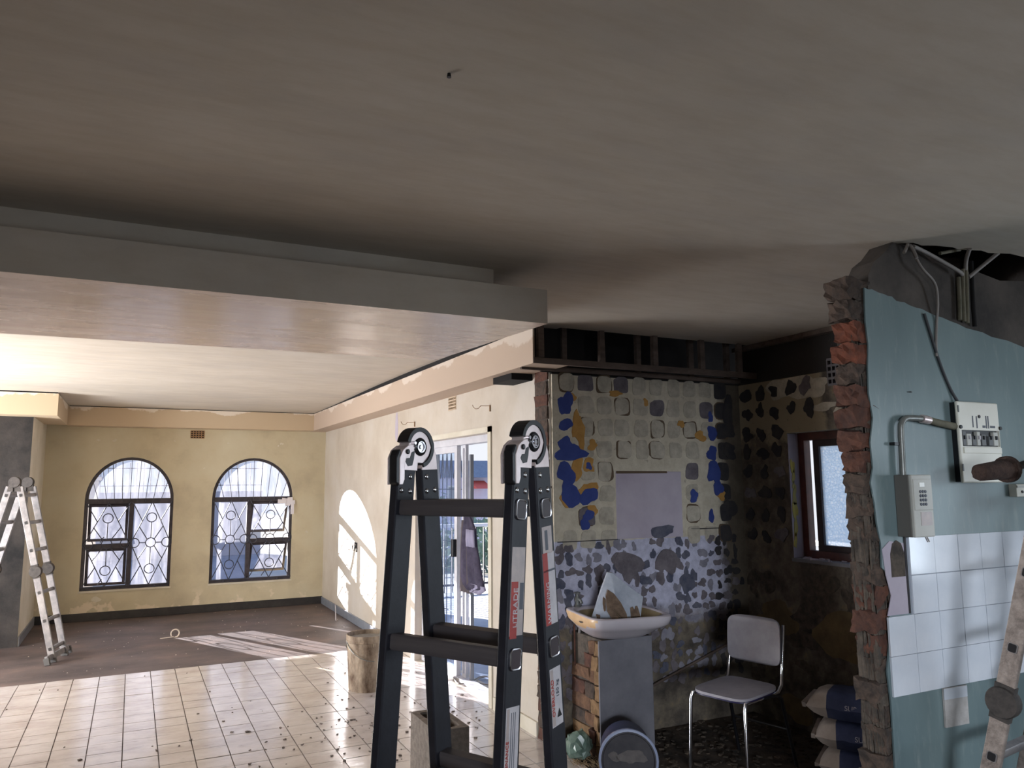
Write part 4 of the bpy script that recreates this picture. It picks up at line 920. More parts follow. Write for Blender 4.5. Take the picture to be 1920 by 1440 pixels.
bl, at, leg = ladder('stepladder', 'black articulated stepladder with silver hinges in the foreground', (.6458, 1.5174, 0), -1.0718, 1.7333, .0857, LW, .135, .28, 'black', 'rung', 'black')
rails = [o for o in bl.children if o.name.startswith('rail')]
def sticker(ab, d, ln, wv, m, dv=0, parent=None, bands=(), txt=None, tsize=.02, tm='red', tdv=0, lab=None):
    R = leg(1, ab); xo = .0112
    bm = bmesh.new(); boxr(bm, at(1, ab, d, xo, dv), (.0008, wv, ln), R); s = obj('sticker', bm, m, bl, label=lab)
    for (bd, bln, bdv, bw, bmm) in bands:
        bm = bmesh.new(); boxr(bm, at(1, ab, bd, xo+.0006, bdv), (.0008, bw, bln), R); obj('printed_band', bm, bmm, s)
    for tt in (txt or []):
        body, size, dd, dvv, mm = tt
        mw = Matrix.Translation(at(1, ab, dd, xo+.0014, dvv)) @ (R @ Matrix(((0, 0, 1), (0, 1, 0), (-1, 0, 0))).transposed().to_3x3()).to_4x4()
        # text runs up the rail, facing away from the ladder
        base = Matrix(((0, 0, 1), (0, -1, 0), (1, 0, 0)))
        base = Matrix.Identity(3); base.col[0] = Vector((0, 0, 1)); base.col[1] = Vector((0, -1, 0)); base.col[2] = Vector((1, 0, 0))
        mw = Matrix.Translation(at(1, ab, dd, xo+.0014, dvv)) @ (R @ base).to_4x4()
        text(body, size, mm, mw, s)
    return s
# stickers, front leg (towards -y) then rear leg
sticker(-1, .290, .165, .044, 'stick', bands=[(.325, .105, -.010, .022, 'red'), (.30, .05, .014, .012, 'key')], txt=[('TRADE', .020, .315, -.006, 'white_p'), ('LI', .016, .352, -.006, 'white_p')], lab='silver and red sticker reading TRADE')
sticker(-1, .60, .20, .042, 'white_p', bands=[(.60, .195, -.015, .008, 'stick')]+[(.60, .18, -.004+.006*k, .0014, 'key') for k in range(3)], txt=[('MAINTENANCE', .012, .60, -.015, 'red')], lab='white sticker with small print')
sticker(1, .200, .055, .036, 'stick', bands=[(.2, .04, -.004, .010, 'key')])
sticker(1, .298, .145, .044, 'white_p', bands=[(.298, .145, -.013, .018, 'red'), (.262, .004, 0, .044, 'key')], txt=[('WARNING', .017, .325, -.008, 'white_p')], lab='white and red sticker reading WARNING')
sticker(1, .515, .115, .040, 'white_p', bands=[(.515, .11, -.014, .010, 'stick')], txt=[('OVERLOAD', .014, .515, -.014, 'red'), ('150 kg', .013, .50, .004, 'key')], lab='white sticker reading OVERLOAD')
R_ = leg(1, 1); bm = bmesh.new(); base = lambda a, b, t: at(1, 1, .55, .0125+t, .006) + R_ @ Vector((0, a, b)); prism(bm, [(-.008, -.006), (.008, -.006), (0, .010)], base, 0, .0006); obj('warning_triangle', bm, 'ink', bl)

# aluminium ladder at the left, standing as an A beside the pier
u_ang = math.radians(75)
foot = on(112, 1236, 2, 0)
tA = .235; zhA = 1.70
vdir = Vector((math.cos(u_ang-PI/2), math.sin(u_ang-PI/2), 0))
apex = Vector((foot.x, foot.y, 0)) - vdir*(math.tan(tA)*zhA+.04)
ladder('aluminium_ladder', 'silver articulated stepladder beside the dark pier', (apex.x, apex.y, 0), u_ang-PI, zhA, tA, .30, .13, .27, 'alu', 'alu', 'alu', rw=.06)

# ladder at the right edge: one visible A with dirty rails
def right_ladder():
    T, at2, leg2 = ladder('aluminium_ladder', 'dirty articulated ladder leaning at the right edge by the tiles', (3.03, 1.548, 0), .15, 1.72, .25, .33, .135, .275, 'alu_dirty', 'alu', 'alu2', rw=.062)
    return T
RL = right_ladder()

# ================================================================ BASIN, PEDESTAL
t = thing('pedestal_pillar', 'low pillar under the basin, grey cement face and broken brick side', 'pillar', (2.77, 4.2, 0))
px0, px1, py0 = 2.565, 2.955, 4.04
bm = bmesh.new(); box(bm, (px0+.03-2.77, py0-4.2, 0), (px1-2.77, YS-4.2-.001, .70)); obj('core', bm, 'mortar', t)
B('cement_face', (px0-2.77, py0-.012-4.2, 0), (px1+.003-2.77, py0-4.2+.002, .70), 'grey_plaster', t, bev=.004)
z = 0; i = 0
while z < .68:
    y = py0+.002
    first = .06 if i % 2 else .11
    mm = ['brick_y', 'brick_d', 'brick_d', 'brick_g', 'brick']
    segs = [(py0+.004, py0+.055), (py0+.06, py0+.06+first), (py0+.066+first, py0+.345)]
    for q, (a, b) in enumerate(segs):
        out = random.uniform(0, .022)+(.012 if q == 0 else .0)
        if q == 2 and z > .45: continue
        b2 = bmesh.new(); box(b2, (px0+.022-out-2.77, a-4.2, z), (px0+.05-2.77, min(b, YS-.004)-4.2, z+.078), .006); bmesh.ops.subdivide_edges(b2, edges=b2.edges[:], cuts=1, use_grid_fill=True)
        for v in b2.verts: v.co += Vector((random.uniform(-.006, .006), random.uniform(-.004, .004), random.uniform(-.005, .005)))
        obj('brick', b2, 'brick_y' if q == 0 else mm[(i*3+q) % 5], t)
    z += .087; i += 1
# basin
bt = thing('wash_basin', 'mud-stained white basin with two taps on the pillar', 'basin', (2.745, 4.09, .70), math.radians(-9))
def sq(a, b, n=40, e=3.2):
    out = []
    for i in range(n):
        t_ = 2*PI*i/n; c_, s_ = math.cos(t_), math.sin(t_)
        out.append((a*math.copysign(abs(c_)**(2/e), c_), b*math.copysign(abs(s_)**(2/e), s_)))
    return out
def rings(bm, spec, n=40, close_last=True):
    prev = None
    for (a, b, oy, z, e) in spec:
        r_ = [bm.verts.new((x, y+oy, z)) for x, y in sq(a, b, n, e)]
        if prev:
            for k in range(n): bm.faces.new([prev[k], prev[(k+1) % n], r_[(k+1) % n], r_[k]])
        else: first = r_
        prev = r_
    bm.faces.new(prev)
    return first
bm = bmesh.new(); rings(bm, [(.13, .12, .05, .001, 2.6), (.17, .16, .04, .012, 2.6), (.215, .20, .03, .04, 2.8), (.245, .235, .01, .075, 3.4), (.262, .268, 0, .10, 5), (.268, .275, 0, .135, 6), (.268, .275, 0, .150, 6), (.262, .268, 0, .156, 6), (.245, .24, -.012, .156, 5), (.235, .20, -.035, .150, 4), (.21, .17, -.04, .10, 3.2), (.14, .11, -.03, .045, 2.6), (.04, .04, -.02, .035, 2)])
for f in bm.faces: pass
bmesh.ops.recalc_face_normals(bm, faces=bm.faces[:])
for f in bm.faces:
    c = f.calc_center_median()
    if c.z < .152 and abs(c.x) < .235 and abs(c.y+.03) < .2 and f.normal.z > .05 and c.z < .15: f.material_index = 1
    elif f.normal.x < -.8 and c.x < -.2: f.material_index = 2
obj('bowl', bm, ['ceramic', 'ceramic_d', 'stain'], bt, smooth=50)
def tap(x, y, m):
    bm = bmesh.new(); lathe(bm, [(.019, .156), (.021, .162), (.016, .168), (.013, .18), (.017, .19), (.017, .212), (.011, .22), (.009, .232), (.010, .236)], 16, (x, y, 0)); tp = obj('tap', bm, m, bt, smooth=40)
    bm = bmesh.new(); tube(bm, [(x, y, .200), (x, y-.03, .207), (x, y-.06, .202), (x, y-.075, .188)], .0085, 10); obj('spout', bm, m, tp, smooth=60)
    bm = bmesh.new()
    for a in range(4): tube(bm, [(x, y, .240), (x+.022*math.cos(a*PI/2+.3), y+.022*math.sin(a*PI/2+.3), .242)], .0055, 8)
    lathe(bm, [(.010, .232), (.011, .246), (.006, .25)], 12, (x, y, 0)); obj('tap_handle', bm, m, tp, smooth=50)
tap(-.17, .235, 'pipe'); tap(.165, .235, 'chrome')
bm = bmesh.new(); tube(bm, [(-.17, .2, .08), (-.175, .2, -.02), (-.17, .2, -.12), (-.155, .21, -.17)], .0085, 8); obj('supply_pipe', bm, 'cable_w', bt, smooth=60)
bm = bmesh.new(); tube(bm, [(-.20, .22, .05), (-.20, .22, -.06), (-.20, .22, -.2)], .006, 8); obj('supply_pipe', bm, 'brick', bt, smooth=60)
bm = bmesh.new(); prism(bm, blob_pts(.03, .004, 12, .3), lambda a, b, t_: (t_, a-.06, .115+b-a*.1), -.2705, -.268); obj('scratch', bm, 'ink', bt)
# smeared bag standing in the bowl
t = thing('plastic_bag', 'dirty folded white bag with brown smears standing in the basin', 'bag', (2.69, 4.02, .765), math.radians(-26))
t.scale = (1.28, 1.28, 1.28)
prof = [(-.125, .0), (-.02, -.03), (.095, -.012), (.125, .16), (-.012, .262), (-.03, .268)]
bm = bmesh.new()
for k, yy in enumerate((-.035, .035)):
    pass
nn = 5; F_ = []; G_ = []
out = [(-.13, .015), (-.02, -.025), (.09, -.015), (.115, .06), (.128, .145), (.05, .205), (-.012, .262), (-.035, .262), (-.07, .18), (-.105, .09)]
cx_, cz_ = 0.0, .09
def sheet(sy):
    rs = []
    for s in (1, .66, .33):
        rs.append([bm.verts.new((cx_+(x-cx_)*s+random.uniform(-.004, .004), sy*(.045*(1-s)+.012)+random.uniform(-.006, .006), cz_+(z-cz_)*s+random.uniform(-.004, .004))) for x, z in out])
    c = bm.verts.new((cx_, sy*.05, cz_))
    n = len(out)
    for A, D in zip(rs, rs[1:]):
        for i in range(n): bm.faces.new([A[i], A[(i+1) % n], D[(i+1) % n], D[i]])
    for i in range(n): bm.faces.new([rs[-1][i], rs[-1][(i+1) % n], c])
    return rs[0]
A = sheet(-1); D = sheet(1)
for i in range(len(out)): bm.faces.new([A[i], A[(i+1) % len(out)], D[(i+1) % len(out)], D[i]])
obj('bag_body', bm, 'film', t, smooth=25)
bm = bmesh.new(); prism(bm, [(-.05, .16), (-.04, .19), (-.01, .17), (.02, .13), (.045, .08), (.05, .045), (.035, .04), (.012, .02), (-.005, .01), (-.02, .05), (-.045, .09)], lambda a, b, t_: (a-.005, t_, b), -.066, -.050); obj('mud_smear', bm, 'mud', t)
for (a_, b_, ra, rb) in ((.085, .07, .018, .05), (.03, .02, .03, .012), (-.06, .12, .008, .03), (-.09, .06, .01, .012)):
    bm = bmesh.new(); prism(bm, blob_pts(ra, rb, 14, .4), lambda a, b, t_: (a+a_, t_, b+b_), -.040, -.028); obj('mud_smear', bm, 'mud', t)
for k in range(3): bm = bmesh.new(); tube(bm, [(-.02+.01*k, -.068, .10-.02*k), (.035, -.068, .05-.012*k)], .004, 5); obj('crease', bm, 'brownline', t)

# ================================================================ CHAIR
t = thing('chair', 'grey laminate chair with chrome legs in the dark alcove', 'chair', (3.205, 3.572, 0), 0)
fd = Vector((-.97, -.25, 0)).normalized(); sd_ = Vector((-fd.y, fd.x, 0))*-1   # forward, chair's side (towards the camera right)
def ch(f, s, z): return fd*f+sd_*s+Vector((0, 0, z))
bm = bmesh.new(); grid = []
sp_ = sq(.19, .185, 32, 5)
prismpts = [(a, b) for a, b in sp_]
prism(bm, prismpts, lambda a, b, t_: ch(a, b, t_+.010*(a/.19)**2*(-1 if a > 0 else 1)*1.0), .448, .462); obj('seat', bm, 'seat', t, smooth=40)
bm = bmesh.new(); prism(bm, [(a*.985, b*.985) for a, b in sp_], lambda a, b, t_: ch(a, b, t_+.010*(a/.19)**2*(-1 if a > 0 else 1)), .438, .448); obj('seat_edge', bm, 'seat_edge', t)
bm = bmesh.new(); bo = sq(.178, .135, 32, 6); N_ = 8
# curved backrest
def bk_(s, h, t_): return ch(-.205-t_-.03*(1-(s/.18)**2)-.10*(h+.1)*.6, s, .70+h)
prism(bm, bo, bk_, -.006, .006); obj('backrest', bm, 'seat', t, smooth=50)
for s in (-.13, .13):
    for h in (-.06, .06):
        bm = bmesh.new(); lathe(bm, [(.007, 0), (.006, .003)], 10, bk_(s*1.2, h, -.006)); obj('rivet', bm, 'pipe', t)
rr = .0105
for s in (-.175, .175):
    bm = bmesh.new(); tube(bm, [ch(.17, s, .435), ch(.185, s*1.02, .40), ch(.20, s*1.08, 0.002)], rr, 10); obj('leg', bm, 'chrome', t, smooth=60)
    bm = bmesh.new(); tube(bm, [ch(.0, s, .435), ch(-.15, s, .425), ch(-.19, s*1.02, .40), ch(-.30, s*1.1, .002)], rr, 10); obj('leg', bm, 'blackp', t, smooth=60)
    bm = bmesh.new(); tube(bm, [ch(.17, s*.97, .430), ch(-.08, s*.97, .430), ch(-.165, s, .437), ch(-.20, s*1.02, .47), ch(-.215, s*1.02, .55), ch(-.27, s*.98, .80)], rr, 10); obj('back_frame', bm, 'chrome', t, smooth=60)
bm = bmesh.new(); tube(bm, [ch(-.235, -.18, .22), ch(-.235, .18, .22)], .006, 8); obj('stretcher', bm, 'blackp', t)

# ================================================================ BUCKETS, BLOCKS, BAGS
t = thing('bucket', 'mortar-caked bucket on the sunlit tiles behind the black ladder', 'bucket', (1.80, 6.33, .003))
bm = bmesh.new(); lathe(bm, [(.150, 0), (.155, .01), (.17, .30), (.176, .375), (.182, .38), (.182, .392), (.178, .396), (.18, .43), (.176, .435), (.168, .43), (.165, .40)], 36, cap=False); bmesh.ops.holes_fill(bm, edges=[e for e in bm.edges if e.is_boundary and abs(e.verts[0].co.z) < .01]); obj('body', bm, 'bucket', t, smooth=40)
bm = bmesh.new(); lathe(bm, [(.001, .395), (.10, .39), (.1655, .40)], 36, cap=False); obj('contents', bm, 'bucket_in', t)
bm = bmesh.new(); tube(bm, [(-.182*math.cos(a), -.0+.182*math.sin(a), .385-.14*math.sin(abs(a))) for a in [(-PI/2+PI*i/10)*1 for i in range(11)]], .0035, 6); obj('wire_handle', bm, 'pipe', t)
for a in (-PI/2, PI/2): bm = bmesh.new(); boxr(bm, (-.183*math.cos(a), .183*math.sin(a), .37), (.02, .012, .03)); obj('handle_lug', bm, 'bucket', t)

def cblock(loc_, label, rz=0):
    t = thing('concrete_block', label, 'block', loc_, rz, 'stacked concrete blocks')
    b_ = bmesh.new(); box(b_, (-.095, -.195, 0), (.095, .195, .19)); o = obj('block_body', b_, 'block', t)
    cs = []
    for yy in (-.095, .095):
        q = bmesh.new(); prism(q, [(a, yy+b) for a, b in sq(.06, .065, 20, 5)], lambda a, b, t_: (a, b, t_), .04, .3); c1 = obj('c', q, 'block'); c1.parent = t; cs.append(c1)
    bpy.context.view_layer.update(); 
    for c1 in cs: c1.matrix_world = t.matrix_world.copy() if False else c1.matrix_world
    cut(o, cs); bv = o.modifiers.new('bevel', 'BEVEL'); bv.width = .014; bv.segments = 3; bv.limit_method = 'ANGLE'; bv.angle_limit = math.radians(50)
    return t
cblock((1.555, 4.065, .003), 'lower grey concrete block behind the black ladder')
cblock((1.555, 4.065, .194), 'upper hollow concrete block on top of the other')

# tipped blue tub with its lid facing the camera
t = thing('paint_bucket', 'dark blue tub lying on its side before the pillar', 'bucket', (2.50, 3.66, .163))
ax_ = Vector((-.50, -.86, .03)).normalized(); R = ax_.to_track_quat('Z', 'Y').to_matrix()
bm = bmesh.new(); lathe(bm, [(.13, -.20), (.137, -.19), (.150, 0), (.152, .05)], 36, (0, 0, 0), R); obj('body', bm, 'blue_b', t, smooth=40)
bm = bmesh.new(); lathe(bm, [(.152, .045), (.160, .05), (.161, .072), (.155, .076), (.148, .076)], 36, (0, 0, 0), R, cap=False); obj('rim', bm, 'lid_rim', t, smooth=40)
bm = bmesh.new(); lathe(bm, [(.149, .06), (.149, .075), (.140, .076), (.136, .070), (.05, .070)], 36, (0, 0, 0), R); obj('lid', bm, 'lid', t, smooth=30)
bm = bmesh.new(); prism(bm, blob_pts(.065, .04, 20, .3, 3), lambda a, b, t_: R @ Vector((a+.02, b+.02, t_)), .070, .0715); obj('dust_patch', bm, 'dust', t)
bm = bmesh.new(); prism(bm, blob_pts(.03, .022, 16, .3, 5), lambda a, b, t_: R @ Vector((a-.08, b+.02, t_)), .070, .0715); obj('dust_patch', bm, 'dust', t)

# green plastic
t = thing('green_bag', 'crumpled pale green plastic bag by the ladder foot', 'bag', (2.49, 4.16, 0))
bm = bmesh.new(); bmesh.ops.create_icosphere(bm, subdivisions=3, radius=1)
for v in bm.verts:
    v.co = Vector((v.co.x*.085, v.co.y*.07, v.co.z*.085+.08))*1.0; v.co += Vector((random.uniform(-.008, .008),)*1+(random.uniform(-.012, .012), random.uniform(-.014, .014))); v.co.z = max(v.co.z, .001)
obj('bag_body', bm, 'green', t, smooth=20)

# cement bags
def cbag(loc_, rz, label, seed):
    random.seed(seed); t = thing('cement_bag', label, 'bag', loc_, rz, 'cement bags in the alcove corner')
    bm = bmesh.new(); nx, ny = 14, 8; L_, W_, H_ = .54, .36, .15
    def pt(i, j, top):
        u = i/nx*2-1; v = j/ny*2-1; e = (1-abs(u)**4)*(1-abs(v)**5); th = H_/2*(max(0, e))**.55
        return Vector((u*L_/2*(1-.04*v*v), v*W_/2*(1-.06*abs(u)**6), H_/2+(th if top else -th)+random.uniform(-.004, .004)*(1 if top else 0)))
    T_ = [[bm.verts.new(pt(i, j, 1)) for j in range(ny+1)] for i in range(nx+1)]; U_ = [[T_[i][j] if (i in (0, nx) or j in (0, ny)) else bm.verts.new(pt(i, j, 0)) for j in range(ny+1)] for i in range(nx+1)]
    for i in range(nx):
        for j in range(ny):
            f = bm.faces.new([T_[i][j], T_[i+1][j], T_[i+1][j+1], T_[i][j+1]]); f.material_index = 1 if 3 <= i <= 10 else 0
            try: f = bm.faces.new([U_[i][j], U_[i][j+1], U_[i+1][j+1], U_[i+1][j]]); f.material_index = 1 if 3 <= i <= 10 else 0
            except ValueError: pass
    obj('bag_body', bm, ['bag_w', 'bag_b'], t, smooth=50)
    bm = bmesh.new(); box(bm, (-L_/2-.012, -W_/2+.02, H_/2-.012), (-L_/2+.012, W_/2-.02, H_/2+.012), .003); obj('stitched_end', bm, 'bag_w', t)
    mw = Matrix.Translation((-.02, -W_/2+.008, H_/2+.012)) @ Matrix.Rotation(math.radians(62), 4, 'X'); text('SUR', .038, 'letter', mw, t)
    return t
brz = math.radians(-58)
cbag((3.79, 3.14, 0), brz, 'lower blue and white cement bag in the alcove corner', 11)
cbag((3.775, 3.15, .158), brz+.06, 'middle blue and white cement bag in the alcove corner', 12)
cbag((3.755, 3.17, .316), brz-.03, 'upper blue and white cement bag on top of the stack', 13)
random.seed(21)

# ================================================================ ROLLER
t = thing('paint_roller', 'worn brown paint roller sticking in from the right', 'paint roller', (3.05, 1.75, 1.66))
def rp(x, y, yy): return on(x, y, 1, yy)
ra = rp(1834, 886, 1.75); rb = rp(1888, 880, 1.75)
t.location = (ra+rb)/2
d = (rb-ra); R = d.to_track_quat('Z', 'Y').to_matrix(); L_ = d.length; sc = L_/2
bm = bmesh.new(); lathe(bm, [(.018, -sc), (.030, -sc+.006), (.033, 0), (.037, sc-.02), (.038, sc-.012)], 20, (0, 0, 0), R)
for v in bm.verts: v.co += Vector([random.uniform(-.0018, .0018) for _ in range(3)])
obj('pile_sleeve', bm, 'roller', t, smooth=60)
bm = bmesh.new(); lathe(bm, [(.040, sc-.014), (.049, sc-.010), (.050, sc+.010), (.044, sc+.014)], 20, (0, 0, 0), R); obj('sleeve_collar', bm, 'roller', t, smooth=50)
dn = d.normalized(); bm = bmesh.new(); tube(bm, [dn*sc, dn*(sc+.05)+Vector((0, 0, .004)), dn*(sc+.12)+Vector((0, 0, .012)), dn*(sc+.30)+Vector((0, 0, .02)), dn*(sc+.62)+Vector((.0, -.05, .02))], .013, 10, r2=.017); obj('handle', bm, 'blackp', t, smooth=60)

# ================================================================ HANGING CLOTHES AT THE DOOR
t = thing('work_jacket', 'dark blue work jacket hanging on the sliding door', 'clothing', (XD+.10, ym-.13, 1.48))
def cloth(outline, xoff, m, name, par, fold=.02):
    bm = bmesh.new(); n = 10; rows_ = []
    for (z_, ya, yb_) in outline:
        row = []
        for i in range(n+1):
            s = i/n; y = ya+(yb_-ya)*s; x = xoff-fold*(.5+.5*math.cos(s*PI*5))*(.3+min(1, (1.48-z_)/.3)); row.append(bm.verts.new((x-t.location.x, y-t.location.y, z_-t.location.z)))
        rows_.append(row)
    for A_, D_ in zip(rows_, rows_[1:]):
        for i in range(n): bm.faces.new([A_[i], A_[i+1], D_[i+1], D_[i]])
    o = obj(name, bm, m, par, smooth=60); md = o.modifiers.new('solid', 'SOLIDIFY'); md.thickness = .006; return o
def yz(x, y): p = on(x, y, 0, XD+.10); return p
def row(y, xa_, xb_):
    a = yz(xa_, y); b = yz(xb_, y); return (a.z, a.y, b.y)
jk = cloth([row(968, 876, 886), row(990, 874, 895), row(1020, 873, 898), row(1050, 872, 903), row(1080, 872, 909), row(1095, 876, 913), row(1105, 884, 896)], XD+.085, 'cloth', 'jacket_body', t)
cloth([row(992, 884, 897), row(1010, 884, 898), row(1024, 885, 899)], XD+.058, 'cloth_l', 'pale_panel', t, .01)
cloth([row(975, 868, 878), row(1040, 868, 882), row(1108, 867, 884)], XD+.10, 'cloth_g', 'grey_sleeve', t)
cloth([row(1094, 890, 914), row(1100, 889, 915), row(1110, 888, 905)], XD+.078, 'cloth_l', 'frayed_hem', t, .012)
bm = bmesh.new(); tube(bm, [(0.02, .0, -.03), (.0, .0, .0), (.0, .03, .03)], .004, 6); obj('hanger_hook', bm, 'pipe', t)

# ================================================================ SMALL THINGS ON THE FLOOR
p = on(328, 1195, 2, 0)
t = thing('paper_curl', 'cream curled strip lying on the brown screed', 'strip', (p.x, p.y, .0))
bm = bmesh.new()
pr = [(math.cos(a)*.042, .043+math.sin(a)*.042) for a in [math.radians(-90+i*17) for i in range(19)]]+[]
tube(bm, [(x, 0, z) for x, z in pr], .007, 6); obj('curl', bm, 'paperc', t)
bm = bmesh.new(); boxr(bm, (-.08, .0, .004), (.14, .03, .004), Matrix.Rotation(.3, 3, 'Z')); obj('flat_tail', bm, 'paperc', t)
cable('floor_cable', [on(770, 1275, 2, .01), on(790, 1282, 2, .01)], .004, 'cable_w', 'short white wire on the tiles left of the door') if False else None
cpts = [(850, 1270), (860, 1282), (882, 1278), (905, 1268), (930, 1275), (925, 1284), (895, 1280), (900, 1271), (925, 1267)]
cable('extension_cord', [tuple(on(x, y, 2, .012)) for x, y in cpts], .006, 'cable_w', 'white extension cord looped on the floor at the sliding door', 'cord')
bm = bmesh.new()
for _ in range(240):
    x, y = random.uniform(-.8, 2.4), random.uniform(4.3, 7.7)
    if random.random() < .8: x = random.gauss(1.7, .5); y = random.gauss(5.2, .5)
    if x > 2.42 or y < 4.2 or (1.43 < x < 1.68 and 3.8 < y < 4.3): continue
    s = random.uniform(.004, .014); boxr(bm, (x, y, .004+s*.3), (s*1.6, s, s*.6), Matrix.Rotation(random.uniform(0, 3), 3, 'Z'), s*.2)
o = obj('rubble_crumbs', bm, 'debr', kind='stuff'); tag(o, 'scattered mortar crumbs on the floor tiles', 'rubble')
bm = bmesh.new()
for _ in range(110):
    x, y = random.uniform(-.9, 2.4), random.uniform(7.9, 11.0); s = random.uniform(.002, .006); boxr(bm, (x, y, s*.3), (s*1.8, s, s*.6), Matrix.Rotation(random.uniform(0, 3), 3, 'Z'))
o = obj('rubble_crumbs', bm, 'paperc', kind='stuff'); tag(o, 'pale paint flakes on the brown screed floor', 'rubble')
bm = bmesh.new()
for _ in range(900):
    x, y = random.uniform(2.5, 4.05), random.uniform(2.3, 4.38); s = random.uniform(.006, .022)
    if 2.55 < x < 2.97 and y > 4.0: continue
    boxr(bm, (x, y, s*.25), (s*1.8, s, s*.5), Matrix.Rotation(random.uniform(0, 3), 3, 'Z'), s*.2)
o = obj('rubble_crumbs', bm, 'debris', kind='stuff'); tag(o, 'dark rubble covering the alcove floor', 'rubble')
bm = bmesh.new()
for _ in range(160):
    q = on(random.uniform(1075, 1130), random.gauss(1432, 6), 2, 0); a = random.uniform(0, 3); L_ = random.uniform(.01, .04); tube(bm, [(q.x, q.y, .006), (q.x+L_*math.cos(a), q.y+L_*math.sin(a), random.uniform(.004, .03))], .0015, 4)
o = obj('wood_shavings', bm, 'straw', kind='stuff'); tag(o, 'pale shavings at the foot of the basin pillar', 'shavings')
# leaning thin rod in front of basin wall at right
bm = bmesh.new(); tube(bm, [(3.02, 4.36, .24), (3.9, 4.38, .50)], .009, 8); o = obj('timber_lath', bm, 'wood'); tag(o, 'thin dark lath fixed low across the basin wall behind the chair', 'lath')
bm = bmesh.new(); tube(bm, [(XD-.02, 10.17, .10), (XD-.16, 9.55, .004)], .006, 6); o = obj('white_stick', bm, 'white_p'); tag(o, 'thin white stick leaning on the skirting in the sun', 'stick')

# ================================================================ OUTSIDE
bm = bmesh.new(); box(bm, (-14, YF+.24, -.4), (8, 60, -.2)); struct('ground', bm, 'ground', 'pale yard beyond the arched windows')
bm = bmesh.new(); box(bm, (XD+.25, 4.64, -.14), (6.6, 11.6, -.012)); struct('balcony_floor', bm, 'balcony', 'grey balcony floor outside the sliding door')
bm = bmesh.new(); box(bm, (-9, 22, -.3), (3.2, 22.2, 1.5)); struct('garden_wall', bm, 'outwall', 'pale boundary wall beyond the arched windows')
# palisade on the boundary wall
t = thing('palisade_fence', 'thin spiked fence on the boundary wall seen through the right arched window', 'fence', (0, 22.1, 1.5))
bm = bmesh.new()
for i in range(70):
    x = -8.5+i*.165; box(bm, (x-.008, -.01, 0), (x+.008, .01, .75))
obj('pickets', bm, 'alu', t, kind='stuff')
for zz in (.15, .6): B('rail', (-8.6, -.02, zz), (3.2, .02, zz+.025), 'alu_dull', t)
t = thing('shadow_pillar', 'added square pillar shading the sun patch, outside the left arched window', 'pillar', (-.72, 15.2, -.2))  # put outside to throw the shadow that falls across the sun patch
B('shaft', (-.19, -.19, 0), (.19, .19, 1.95), 'outwall', t); B('cap', (-.24, -.24, 1.95), (.24, .24, 2.03), 'outwall', t, bev=.02)
# balcony railing
t = thing('balcony_railing', 'white-topped railing round the balcony', 'railing', (XD+.3, 11.2, -.012))
def rl(p): return Vector(p)-t.location
for a, b in (((2.75, 11.2, 1.0), (6.5, 11.2, 1.0)), ((6.5, 11.2, 1.0), (6.5, 4.7, 1.0))):
    bm = bmesh.new(); d = Vector(b)-Vector(a); boxr(bm, (rl(a)+rl(b))/2, (d.length+.04, .07, .05), d.to_track_quat('X', 'Z').to_matrix()); obj('handrail', bm, 'rail_w', t)
    bm = bmesh.new(); boxr(bm, (rl(a)+rl(b))/2-Vector((0, 0, .9)), (d.length, .03, .03), d.to_track_quat('X', 'Z').to_matrix()); obj('bottom_rail', bm, 'rail_k', t)
    n = int(d.length/.13)
    for i in range(n+1):
        q = rl(a)+d*i/n; bm = bmesh.new(); box(bm, (q.x-.009, q.y-.009, .0), (q.x+.009, q.y+.009, 1.0)); obj('baluster', bm, 'rail_k', t)
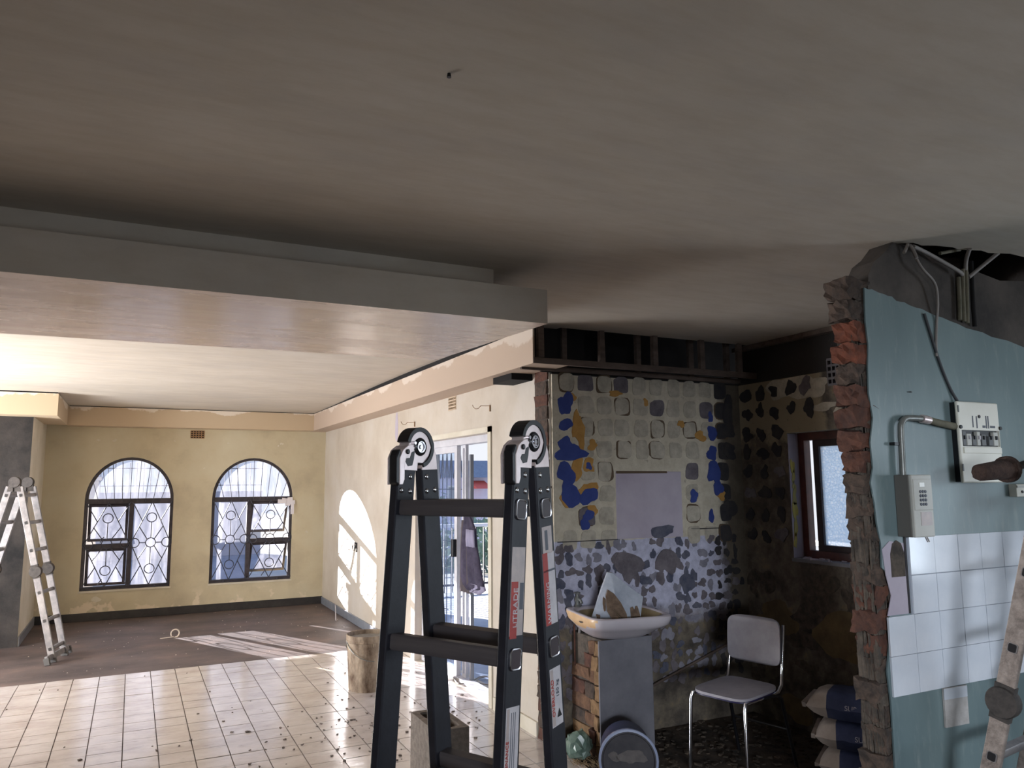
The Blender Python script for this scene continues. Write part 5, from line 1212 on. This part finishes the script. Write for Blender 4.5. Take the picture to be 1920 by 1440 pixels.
# neighbour house and trees
t = thing('neighbour_house', 'lilac house with slate roof and red awning beyond the balcony', 'house', (12.5, 27, -3.42))
B('wall', (-2.6, 0, 0), (5, 6, 5.35), 'lilac', t)
bm = bmesh.new(); prism(bm, [(-2.9, 5.3), (5.3, 5.3), (4.6, 6.0), (-2.2, 6.0)], lambda a, b, t_: (a, t_+(b-5.3)*3, b), -.4, .0); obj('roof', bm, 'roof', t)
for x_ in (-1.9, .6, 2.2):
    wq = B('window', (x_, -.03, 4.4), (x_+.55, .02, 5.0), 'alu_w', t); B('pane', (x_+.06, -.05, 4.46), (x_+.49, -.028, 4.94), 'alu_dull', wq)
bm = bmesh.new(); prism(bm, [(-.1, 4.88), (0, 5.18), (.0, 4.88)], lambda a, b, t_: (t_, a*8-.05, b), -1.0, -.38); obj('awning', bm, 'redp', t)
def tree(loc_, r, h, label, n=420, seed=1):
    rr = random.Random(seed); t = thing('tree', label, 'tree', loc_)
    bm = bmesh.new(); tube(bm, [(0, 0, 0), (.05, 0, h*.5), (0, .05, h*.8)], .09, 8, r2=.04); obj('trunk', bm, 'bark', t)
    bm = bmesh.new()
    for _ in range(n):
        while True:
            p_ = Vector((rr.uniform(-1, 1), rr.uniform(-1, 1), rr.uniform(-1, 1)))
            if .35 < p_.length < 1: break
        c = Vector((p_.x*r, p_.y*r, h*.62+p_.z*h*.42)); s = rr.uniform(.10, .2)
        q = Matrix.Rotation(rr.uniform(0, 6), 3, Vector((rr.random(), rr.random(), rr.random()+.1)).normalized())
        vs = [bm.verts.new(c+q @ Vector(v)) for v in ((-s, 0, 0), (0, -s*.5, 0), (s, 0, 0), (0, s*.5, 0))]; bm.faces.new(vs)
    obj('foliage', bm, 'leaf', t, kind='stuff')
tree((7.2, 15.5, -2.2), 1.3, 3.2, 'nearer leafy tree behind the balcony railing', 900, 2)
tree((9.8, 19.5, -2.9), 1.5, 3.9, 'taller leafy tree before the lilac house', 900, 3)
tree((6.4, 20.5, -2.2), 1.7, 4.4, 'bushy tree seen through the sliding door glass', 900, 4)
# low things on the balcony
t = thing('plant_pot', 'dark pot standing on the balcony floor', 'pot', (3.75, 7.75, -.012))
bm = bmesh.new(); lathe(bm, [(.05, 0), (.065, .005), (.08, .14), (.085, .15)], 16); obj('pot_body', bm, 'blackp', t, smooth=40)
t = thing('white_tin', 'white paint tin on the balcony floor beside the dark pot', 'tin', (4.02, 7.72, -.012))
bm = bmesh.new(); lathe(bm, [(.07, 0), (.07, .15), (.073, .152), (.073, .16)], 16); obj('tin_body', bm, 'rail_w', t, smooth=40)
